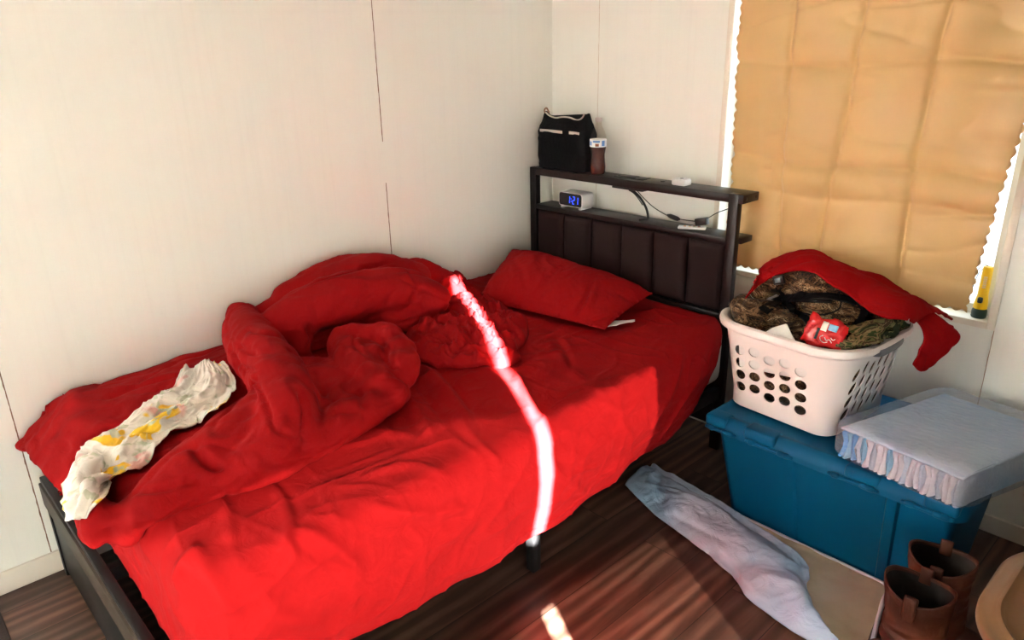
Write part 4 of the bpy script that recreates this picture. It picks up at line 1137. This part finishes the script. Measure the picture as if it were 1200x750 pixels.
gv, gf = cloth_lump('camo2', [
    ([B3(985, 398, -.44), B3(1010, 396, -.42), B3(1035, 386, -.38), B3(1058, 378, -.34)], [(.03, .03), (.04, .035), (.035, .032), (.02, .02)], (0, 0, 1)),
    ([B3(975, 400, -.46), B3(1000, 405, -.46), B3(1025, 398, -.43)], [(.03, .03), (.035, .03), (.025, .022)], (0, 0, 1)),
    ([(1.50, -.42, .60), (1.56, -.36, .61), (1.585, -.30, .63)], [(.05, .05), (.05, .05), (.03, .04)], (0, 0, 1)),
], CAMOG, .007, 4, sd=7.)
gv = inside_basket(gv, .018); gb = bvh_of(gv, gf)
gv, gf = trim(gv, gf, jb, .003); gb = bvh_of(gv, gf)

# red shirt thrown over the heap, hanging over the right end of the basket
def build_shirt():
    topL = [(1.155, -.175, .725), B3(890, 318, -.15), B3(912, 307, -.13), B3(945, 297, -.115), B3(985, 308, -.115), B3(1025, 326, -.12), B3(1058, 343, -.125), B3(1082, 355, -.13), (1.715, -.15, .70)]
    lowL = [B3(874, 350, -.22), B3(893, 332, -.24), B3(915, 317, -.26), B3(950, 309, -.30), B3(975, 330, -.33), B3(1000, 352, -.34), B3(1028, 370, -.33), B3(1052, 371, -.32), B3(1070, 378, -.30)]
    for i, q in enumerate([(874, 352), (893, 334), (915, 324), (952, 321), (975, 339), (1000, 355), (1028, 374), (1052, 377), (1072, 383)]):
        h = hit(jb, *q); g_ = hit(gb, *q)
        if g_ is not None and (h is None or np.linalg.norm(g_ - CAM) < np.linalg.norm(h - CAM)): h = g_
        if h is not None: lowL[i] = tuple(h + np.array((.006, -.012, .012)))
    n, k = 130, 60; T, L = catmull(topL, n), catmull(lowL, n); V = []
    for i in range(n):
        for j in range(k):
            a = j / (k - 1); p = T[i] * (1 - a) + L[i] * a; p = p + np.array((0, 0, .028 * math.sin(PI * a))); V.append(p)
    V = np.array(V); Fs = grid_faces(n, k)
    # sleeve hanging outside the right-hand rim
    t2 = [B3(1060, 352, -.24), B3(1080, 360, -.22), B3(1100, 372, -.20), B3(1117, 382, -.19)]
    m2 = [(1.690, -.30, .690), (1.712, -.27, .685), (1.735, -.24, .68), (1.752, -.20, .675)]
    l2 = [(1.685, -.335, .615), (1.70, -.31, .592), (1.715, -.27, .60), (1.735, -.235, .635)]
    A_, M_, Z_ = catmull(t2, 50), catmull(m2, 50), catmull(l2, 50); V2 = []
    for i in range(50):
        cv = catmull([A_[i], M_[i], Z_[i]], 40)
        V2 += list(cv)
    V2 = np.array(V2); F2 = grid_faces(50, 40)
    out = []
    for VV, FF, s_ in ((V, Fs, 3.), (V2, F2, 11.)):
        Nn = normals(VV, FF)
        VV = VV + Nn * (.006 * nz(VV, 9, s_) + .007 * (ridged(VV, (7, 13, 10), s_, .9) - .4) + .003 * (ridged(VV, (24, 30, 26), s_, 1.) - .4))[:, None]
        out.append(thicken(VV, FF, .006))
    V, Fs = join(out); return np.array(V), Fs
rv, rf = build_shirt(); rv = rest(rv, [jb, gb], .006, top=1.2); rv[:, 1] = np.minimum(rv[:, 1], -.075); rv = separate(separate(rv, rf, jv, jf, .004), rf, gv, gf, .004); gv, gf = trim(gv, gf, bvh_of(rv, rf), .002); gb = bvh_of(gv, gf)
tag(mesh('red_shirt', rv, rf, REDSHIRT), 'red shirt thrown over the top of the laundry and hanging off the basket', 'shirt')

# black strap with a buckle winding over the camouflage
sb = tag(root('black_strap', (1.4, -.35, .72)), 'black webbing strap with a buckle lying over the camouflage jacket', 'strap')
def strap(name, pix, hw, m, n=60):
    L = on_surface(jb, pix, n); V = []
    L = np.array(L); 
    for _ in range(4): L[1:-1] = (L[:-2] + L[2:] + 2 * L[1:-1]) / 4
    T = np.gradient(L, axis=0)
    for p, t__ in zip(L, T):
        s = np.cross(t__, np.array((0, -.6, .8))); s /= np.linalg.norm(s) + 1e-9
        for e in (-1, -.5, .5, 1): V.append(p + s * hw * e + np.array((0, -.006, .009)))
    V, Fs = thicken(V, grid_faces(len(L), 4), .0025)
    for q_ in ((jv, jf), (gv, gf)): V = separate(V, Fs, *q_, .003, 12)
    V, Fs = trim(V, Fs, jb, .003); V, Fs = trim(V, Fs, gb, .003); V, Fs = trim(V, Fs, bvh_of(rv, rf), .003)
    return mesh(name, V, Fs, m, sb)
strap('webbing', [(885, 378), (898, 366), (912, 356), (935, 352), (955, 352), (975, 353)], .018, NYLON)
strap('webbing', [(940, 352), (970, 350), (1000, 356), (1014, 364), (1010, 378), (998, 390)], .012, NYLON)
strap('webbing', [(912, 338), (918, 350), (930, 366), (945, 376), (955, 390)], .010, NYLON)
strap('thin_cord', [(915, 352), (922, 366), (940, 370), (965, 372), (985, 364), (984, 345)], .0022, NYLON)
bp_ = hit(jb, 914, 331)
if bp_ is None: bp_ = np.array(B3(914, 331, -.3))
bp_ = bp_ + np.array((.006, -.016, -.004))
box('buckle', bp_ + np.array((-.018, -.012, .004)), bp_ + np.array((.018, .002, .032)), BLACKPL, sb, .004, Matrix.Rotation(R(-20), 3, 'Y'))
box('buckle_face', bp_ + np.array((-.010, -.0135, .011)), bp_ + np.array((.010, -.011, .025)), mat('blue_grey_badge', (.10, .16, .2), .3), sb, .001, Matrix.Rotation(R(-20), 3, 'Y'), bp_ + np.array((0, -.005, .018)))

# white towel against the front wall of the basket, its corner peaking over the rim
def build_towel():
    n, k = 60, 40; V = []
    for i in range(n):
        for j in range(k):
            u, w_ = i / (n - 1), j / (k - 1); x = -.128 + .225 * u; z0 = .138 + .030 * u; 
            peak = .262 + .045 * max(0, 1 - abs(u - .62) / .26) + .018 * max(0, 1 - abs(u - .45) / .4) - .02 * max(0, u - .85) / .15
            z = z0 + (peak - z0) * w_; d = bw(min(z, BH))[1] / 2 - .0095 - .018 * max(0, (z - .262) / .04)
            V.append(bk_pt(x, -d + .012 * (1 - z / BH) , z))
    V = np.array(V); V[:, 1] += .0022 * nz(V, 22, 3.) + .0022
    return thicken(V, grid_faces(n, k), .003)
tag(mesh('white_towel', *build_towel(), WHITECLOTH), 'white cloth just inside the front of the laundry basket with one corner peaking up', 'towel')

# red snack bag
def build_packet():
    c0 = np.array(B3(967, 391, -.485)); n, k = 40, 36; V = []
    ax = np.array((.93, .10, -.12)); ax /= np.linalg.norm(ax); ay = np.array((-.05, .35, .93)); ay -= ax * ay.dot(ax); ay /= np.linalg.norm(ay); az = np.cross(ax, ay)
    out = []
    for sg in (1, -1):
        for i in range(n):
            for j in range(k):
                u, w_ = 2 * i / (n - 1) - 1, 2 * j / (k - 1) - 1
                th = (max(0, 1 - abs(u) ** 3) * max(0, 1 - abs(w_) ** 3)) ** .6
                out.append(c0 + ax * u * .055 * (1 - .05 * w_) + ay * (w_ * .042 + .006 * math.sin(u * 5)) + az * sg * (.016 * th + .0004))
    V = np.array(out); f1 = grid_faces(n, k); o_ = n * k; Fs = list(f1) + [tuple(q + o_ for q in r[::-1]) for r in f1]
    Nn = normals(V, Fs); V += Nn * (.003 * (ridged(V, (40, 40, 40), 2., 1.) - .4))[:, None]
    return V, Fs, ax, ay, az, c0
kv, kf, ax, ay, az, c0 = build_packet()
REDFOIL = mat('red_packet_foil', (.60, .012, .015), .25, spec=.6); bump(REDFOIL, 35, .5, .006, distortion=1.5)
pk = tag(root('snack_bag', tuple(c0)), 'crinkled red snack bag with white marks at the basket front', 'packet')
mesh('wrapper', kv, kf, REDFOIL, pk)
kb = bvh_of(kv, kf)
gv, gf = trim(gv, gf, kb, .002)
tag(mesh('camouflage_trousers', gv, gf, CAMOG), 'greenish camouflage garment at the right front inside the basket', 'trousers')
def on_packet(name, pts, m, wd=None):
    V = []; nrm = az if az[1] < 0 else -az
    for x, y in pts:
        o_ = c0 + ax * x + ay * y + nrm * .08; h = kb.ray_cast(Vector(o_), Vector(-nrm)); p = np.array(h[0]) if h[0] is not None else c0 + ax * x + ay * y + nrm * .018
        V.append(p + nrm * .0012)
    return V
WHITEINK = mat('white_packet_print', (.75, .72, .7), .4); bump(WHITEINK, 90, .02, .001)
BLUEINK2 = mat('light_blue_packet_print', (.22, .45, .7), .4); bump(BLUEINK2, 90, .02, .001)
for m_, x0, x1, y0, y1 in ((WHITEINK, -.012, .004, .006, .032), (BLUEINK2, .006, .030, .012, .030), (DKGREEN, -.020, -.013, -.022, .010)):
    V = on_packet('p', [(x0 + (x1 - x0) * i / 5, y0 + (y1 - y0) * j / 5) for i in range(6) for j in range(6)], m_)
    V, Fs = thicken(V, grid_faces(6, 6), .0005); mesh('printed_patch', V, Fs, m_, pk)
for st_ in ([(.000, -.006), (-.006, -.012), (-.002, -.020), (.008, -.024), (.016, -.020)], [(.006, -.010), (.012, -.016), (.020, -.012), (.027, -.018)], [(.022, -.006), (.028, -.010), (.033, -.006)]):
    V = on_packet('s', [tuple(q) for q in catmull([(a, b_, 0) for a, b_ in st_], 12)[:, :2]], WHITEINK)
    v, f = loft(V, [.0009] * len(V), n=14, m=6); mesh('printed_stroke', v, f, WHITEINK, pk)

# ---- plastic-wrapped pack of bed pads
pp = tag(root('pad_pack', (1.75, -.33, TZ)), 'clear plastic pack of folded pale blue pads lying on the tub', 'pack of pads')
PA = np.array((1.605, -.562)); PBx = np.array((1.925, -.615)); PD = np.array((1.690, -.095))
ex = (PBx - PA); LX = np.linalg.norm(ex); ex /= LX; ey = np.array((-ex[1], ex[0])); LY = .455
SK = .13
def pkp(u, w_, z): q = PA + ex * u + ey * w_ + ex * w_ * SK * 1.0; return (q[0], q[1], z)
npad = 22
for k in range(npad):
    u0 = .008 + (LX - .016) * k / npad; u1 = .008 + (LX - .016) * (k + 1) / npad - .0002
    n_, m_ = 26, 16; V = []
    top = .086 - .004 * random.random() + .001 * math.sin(k * .7) + (-.006 if k < 2 else 0)
    ph = random.random() * 6; lean = .003 * math.sin(k * .55 + 1)
    # folded pad: rounded fold along the front and top
    for i in range(n_):
        w_ = .006 + (LY - .03) * i / (n_ - 1)
        for j in range(m_):
            a = 2 * PI * j / m_; e = .16
            cu = math.copysign(abs(math.cos(a)) ** e, math.cos(a)); cz = math.copysign(abs(math.sin(a)) ** e, math.sin(a))
            endf = min(1, .6 + i * .2)
            z = TZ + .005 + top / 2 + top / 2 * cz * (.96 if i in (0, n_ - 1) else 1)
            u = (u0 + u1) / 2 + (u1 - u0) / 2 * cu * endf + lean * max(0, cz) * .5 + .003 * math.sin(z * 90 + ph) * (1 if i < 3 else .2)
            V.append(pkp(min(max(u, .004), LX - .004), w_ + .006 * math.sin(z * 60 + ph) * (i < 8), z))
    Fs = grid_faces(n_, m_, True) + [tuple(range(m_)), tuple((n_ - 1) * m_ + j for j in range(m_))[::-1]]
    m_sel = BRIGHTBLUE if k in (0, 2) else (BLUEPAD if k in (1, 4, 9) else (PADBLUE2 if k % 3 == 0 else LILAC))
    mesh('folded_pad', V, Fs, m_sel, pp)
V = []   # last pad, laid flat over the others
for i in range(50):
    for j in range(60):
        u, w_ = .004 + (LX - .008) * i / 49, .004 + (LY - .03) * j / 59
        e = max(0, 1 - abs(2 * i / 49 - 1) ** 12) * max(0, 1 - abs(2 * j / 59 - 1) ** 14)
        V.append(pkp(u, w_, TZ + .092 + .009 * e))
V = np.array(V); V[:, 2] += .0015 * nz(V, (8, 40, 1), 2.) + .0012 * (ridged(V, (10, 45, 1), 5., .5) - .4)
v, f = thicken(V, grid_faces(50, 60), .006)
if normals(v, f)[1500][2] < 0: f = [q[::-1] for q in f]
mesh('top_pad', v, f, PADBLUE2, pp)
def build_wrap():
    n, k = 70, 96; V = []
    for i in range(n):     # squircle section swept from the left end to the right end
        u = -.008 + (LX + .012) * i / (n - 1)
        endw = (1 - abs(2 * i / (n - 1) - 1) ** 10)
        for j in range(k):
            a = 2 * PI * j / k; e = .22; cw = math.copysign(abs(math.cos(a)) ** e, math.cos(a)); cz = math.copysign(abs(math.sin(a)) ** e, math.sin(a))
            hw, hz_ = (LY / 2 + .004), .0565
            sc = .93 + .07 * endw
            V.append(pkp(u, LY / 2 - .006 + hw * cw * sc, TZ + .0590 + hz_ * cz * sc))
    V = np.array(V); Fs = grid_faces(n, k, True) + [tuple(range(k)), tuple((n - 1) * k + j for j in range(k))[::-1]]
    Nn = normals(V, Fs)
    if Nn[k * 30 + 24][2] < 0: Fs = [q[::-1] for q in Fs]; Nn = -Nn
    V += Nn * (.004 * nz(V, (10, 22, 22), 1.) + .0035 * (ridged(V, (14, 40, 40), 5., .8) - .4))[:, None]
    V[:, 2] = np.maximum(V[:, 2], TZ + .0042)
    return V, Fs
WV, WF = build_wrap(); mesh('plastic_wrap', WV, WF, SHRINK, pp)

# ---- used pad on the floor in front of the tub
fp = tag(root('floor_pad', (1.4, -.62, 0)), 'used pale blue absorbent pad folded over on the floor before the tub', 'pad')
def ruled(A_, B_, n, k, arch=None):
    a, c = catmull(A_, n), catmull(B_, n); V = []
    for i in range(n):
        for j in range(k):
            w_ = j / (k - 1); p = a[i] * (1 - w_) + c[i] * w_
            if arch: p = p + np.array((0, 0, arch(i / (n - 1), w_)))
            V.append(p)
    return np.array(V), grid_faces(n, k)
front = [(.935, -.606, .003), (1.098, -.672, .003), (1.269, -.710, .003), (1.447, -.762, .003), (1.534, -.815, .003), (1.66, -.838, .003), (1.775, -.848, .003), (1.85, -.860, .003)]
back = [(.925, -.474, .003), (1.05, -.483, .003), (1.17, -.486, .003), (1.438, -.488, .003), (1.592, -.489, .003), (1.72, -.490, .003), (1.775, -.495, .003), (1.79, -.505, .003)]
right_front = [(1.0, -.60, .003)]
bv, bf = ruled([(.94, -.585, .003), (1.1, -.65, .003), (1.27, -.69, .003), (1.45, -.742, .003), (1.6, -.79, .003), (1.72, -.815, .003), (1.80, -.835, .003), (1.838, -.84, .003)], back[:-1] + [(1.778, -.50, .003)], 90, 40)
bv[:, 2] += .004 + .004 * (nz(bv, 14, 2.) + .5) + .004 * (ridged(bv, (10, 16, 1), 5.) - .3).clip(0)
v, f = thicken(bv, bf, .003); v[:, 2] = np.maximum(v[:, 2], .0012)
if normals(v, f)[400][2] < 0: f = [q[::-1] for q in f]
mesh('absorbent_side', v, f, BEIGEPAD, fp)
free = [(.925, -.436, .012), (1.05, -.474, .03), (1.265, -.512, .038), (1.47, -.562, .042), (1.59, -.608, .045), (1.635, -.70, .05), (1.70, -.775, .03), (1.80, -.825, .012)]
tv, tf = ruled(front, free, 150, 60, lambda u, w_: .004 + .040 * math.sin(PI * min(1, w_ * 1.15)) ** .8 * (.75 + .35 * math.sin(PI * u)))
Nn = normals(tv, tf); Nn *= np.sign(Nn[:, 2].mean())
Q = tv.copy(); Q[:, 2] = 0
tv += Nn * (.006 * nz(Q, (6, 10, 1), 2.) + .009 * (ridged(Q, (6, 11, 1), 4., 1.2) - .4) + .004 * (ridged(Q, (18, 26, 1), 7., 1.1) - .4))[:, None]
tb_ = bvh_of(tv, tf)
for pix, wd, dp in (([(820, 640), (850, 660), (870, 685)], .014, -.014), ([(858, 668), (880, 690), (905, 712)], .014, .010), ([(745, 565), (790, 575), (830, 590)], .010, .008), ([(780, 600), (820, 620), (860, 640)], .012, -.008)):
    L = on_surface(tb_, pix)
    if len(L) > 2: tv = carve(tv, Nn, L, wd, dp)
tv = rest(tv, [bvh_of(v, f)], .004)
v2, f2 = thicken(tv, tf, .002); v2[:, 2] = np.maximum(v2[:, 2], .0015)
mesh('folded_blue_backing', v2, f2, PADBLUE2, fp)
v, f = loft([(1.17, -.486, .007), (1.35, -.487, .009), (1.55, -.489, .009), (1.7, -.49, .010), (1.776, -.498, .010), (1.79, -.56, .010), (1.81, -.65, .010), (1.832, -.74, .010), (1.838, -.80, .009)], [(.006, .005)] * 9, n=70, m=10)
mesh('white_border', v, f, LILAC, fp)

# ================================================================== BOOTS
def boot(c, h, rz, label):
    rt = tag(root('boot', (c[0], c[1], 0)), label, 'boot', 'brown boots beside the tub')
    M_ = Matrix.Rotation(rz, 3, 'Z'); cc_ = np.array((c[0], c[1], 0.))
    def W(p): return cc_ + np.array(M_ @ Vector(p))
    n, k = 46, 40; V = []
    def ring(z, sc, dx, thin=0.):
        out = []
        for j in range(k):
            a = 2 * PI * j / k; rx, ry = (.072 * sc - thin), (.062 * sc - thin)
            lipz = .010 * math.cos(2 * a) if z > h * .8 else 0
            out.append(W((dx + rx * math.cos(a), ry * math.sin(a), z + lipz * (z - h * .8) / (h * .2) if z > h * .8 else z)))
        return out
    zs = np.linspace(.05, h, n)
    for z in zs:
        s = (z - .05) / (h - .05); V += ring(z, .86 + .16 * s + .03 * math.sin(s * 7), .012 * (1 - s))
    for z in zs[::-1][:-6]:
        s = (z - .05) / (h - .05); V += ring(z, .86 + .16 * s + .03 * math.sin(s * 7), .012 * (1 - s), .0045)
    V = np.array(V); Fs = grid_faces(len(V) // k, k, True); Fs = [q[::-1] for q in Fs]; kk = len(V) // k - 1
    Fs += [tuple(kk * k + j for j in range(k))]
    no = n * k; Nn = normals(V, Fs)
    wr = .0055 * nz(V, (12, 12, 20), c[1] * 9) + .006 * (ridged(V, (7, 7, 24), c[1] * 5, .9) - .4) * np.clip(1.2 - V[:, 2] / h, 0, 1)
    V[:no] += (Nn * wr[:, None])[:no]
    V[no:] -= (Nn * wr[:, None])[no:]
    me_ = mesh('shaft', V, Fs, BOOT, rt); me_.data.materials.append(BOOTIN)
    for p in me_.data.polygons:
        if p.index >= (n + 2) * k: p.material_index = 1
    v, f = loft([W((-.055, 0, .052)), W((0, 0, .062)), W((.07, 0, .062)), W((.13, 0, .052)), W((.185, 0, .044)), W((.215, 0, .038))], [(.034, .034), (.043, .044), (.046, .046), (.050, .036), (.046, .028), (.028, .020)], n=40, m=24)
    v = np.array(v); v[:, 2] = np.maximum(v[:, 2], .018); Nn = normals(v, f); v += Nn * (.003 * nz(v, 26, 1.))[:, None]; mesh('foot', v, f, BOOT, rt)
    v, f = loft([W((-.07, 0, .013)), W((0, 0, .013)), W((.07, 0, .013)), W((.14, 0, .013)), W((.205, 0, .013)), W((.232, 0, .013))], [(.034, .010), (.044, .0105), (.045, .0105), (.054, .0105), (.048, .0105), (.025, .009)], n=40, m=20)
    v = np.array(v); v[:, 2] = np.clip(v[:, 2], .0012, .022); mesh('sole', v, f, SOLE, rt)
    for s in (-1, 1):     # pull-on tabs
        L = [W((0, s * (.0665), h - .055)), W((0, s * .0680, h - .02)), W((0, s * .0672, h + .004)), W((0, s * .060, h + .004)), W((0, s * .0575, h - .03))]
        v, f = loft(L, [(.014, .0022)] * 5, up=tuple(np.array(M_ @ Vector((0, 1, .02)))), n=26, m=10); mesh('pull_tab', v, f, BOOT, rt)
    return rt
boot((1.925, -.805), .285, R(4), 'brown leather boot nearer the folded pad, in front of its pair')
boot((1.925, -.660), .285, R(8), 'brown leather boot standing right against the teal tub')

# ================================================================== FOLDING CHAIR at the right edge
ch = tag(root('folding_chair', (2.27, -.89, 0)), 'tan metal folding chair cut off by the right edge of the photo', 'chair')
sx0, sx1, sy0, sy1, sz = 2.066, 2.48, -1.15, -.665, .45
V = []; cx_, cy_ = (sx0 + sx1) / 2, (sy0 + sy1) / 2; w_, d_ = sx1 - sx0, sy1 - sy0
prof = [(-.004, -.022), (0, -.018), (.0, -.006), (-.004, -.001), (-.012, 0), (-.026, -.001), (-.030, .004), (-.036, .0075), (-.042, .004), (-.048, -.003), (-.07, -.004)]
for off, z in prof: V += [(cx_ + x, cy_ + y, sz + z) for x, y in rrect(w_ + 2 * off, d_ + 2 * off, max(.02, .185 + off), 20)]
no = len(V) // len(prof); Fs = [q[::-1] for q in grid_faces(len(prof), no, True)] + [tuple((len(prof) - 1) * no + j for j in range(no)), tuple(range(no - 1, -1, -1))]
mesh('seat', V, Fs, TAN, ch).data.set_sharp_from_angle(angle=R(60))
for yy in (sy0 + .05, sy1 - .05):
    tube('leg', [(2.13, yy, sz - .024), (2.12, yy, .35), (2.40, yy, .012)], .011, TAN, ch, n=40)
    tube('leg', [(2.16, yy, .012), (2.30, yy, .24), (2.46, yy, sz - .03), (2.50, yy, .62), (2.535, yy, .84)], .011, TAN, ch, n=60)
V = []
for i in range(24):
    for j in range(12):
        u, w2 = i / 23, j / 11; V.append((2.515 + .03 * w2 + .02 * math.sin(PI * u), sy0 + .04 + (d_ - .08) * u, .60 + .22 * w2))
v, f = thicken(V, grid_faces(24, 12), .004); mesh('backrest', v, f, TAN, ch)
tube('crossbar', [(2.33, sy0 + .05, .105), (2.33, sy1 - .05, .105)], .009, TAN, ch, n=10)

# dark mat at the foot of the bed
bm = bmesh.new(); add_box(bm, (.02, -2.95, .001), (.62, -2.334, .012), .004)
tag(bobj('floor_mat', bm, MATBROWN, smooth=True), 'dark brown mat on the floor past the foot of the bed', 'mat')

#@@MORE@@

# ================================================================== LIGHT
w = bpy.data.worlds.new('world'); scn.world = w; w.use_nodes = True
bg = w.node_tree.nodes['Background']; bg.inputs[0].default_value = (.84, .95, 1.0, 1); bg.inputs[1].default_value = 9.0
def portal(loc, rot, sx, sy):
    l = bpy.data.lights.new('portal', 'AREA'); l.shape = 'RECTANGLE'; l.size = sx; l.size_y = sy; l.cycles.is_portal = True
    o = bpy.data.objects.new('portal', l); COL.objects.link(o); o.location = loc; o.rotation_euler = rot
portal(((WX0 + WX1) / 2, .11, (WZ0 + WZ1) / 2), (-PI / 2, 0, 0), WX1 - WX0, WZ1 - WZ0)
portal((RX + .11, (VY0 + VY1) / 2, (VZ0 + VZ1) / 2), (0, PI / 2, 0), VZ1 - VZ0, VY1 - VY0)
portal(((UX0 + UX1) / 2, RY - .11, (UZ0 + UZ1) / 2), (PI / 2, 0, 0), UX1 - UX0, UZ1 - UZ0)  # sky sampling for the added fill opening
sl = bpy.data.lights.new('sun', 'SUN'); sl.energy = 750; sl.color = (1, .96, .92); sl.angle = R(.5)
so = bpy.data.objects.new('sun', sl); COL.objects.link(so)
so.rotation_euler = Vector((-.887, .461, -ELEV)).to_track_quat('-Z', 'Y').to_euler(); so.location = (5, -3, 3)

scn.view_settings.view_transform = 'Standard'; scn.view_settings.look = 'None'; scn.view_settings.gamma = 1; scn.view_settings.exposure = -.02
scn.view_settings.use_curve_mapping = False
scn.cycles.max_bounces = 10; scn.cycles.diffuse_bounces = 6; scn.cycles.transparent_max_bounces = 16
scn.cycles.sample_clamp_indirect = 0
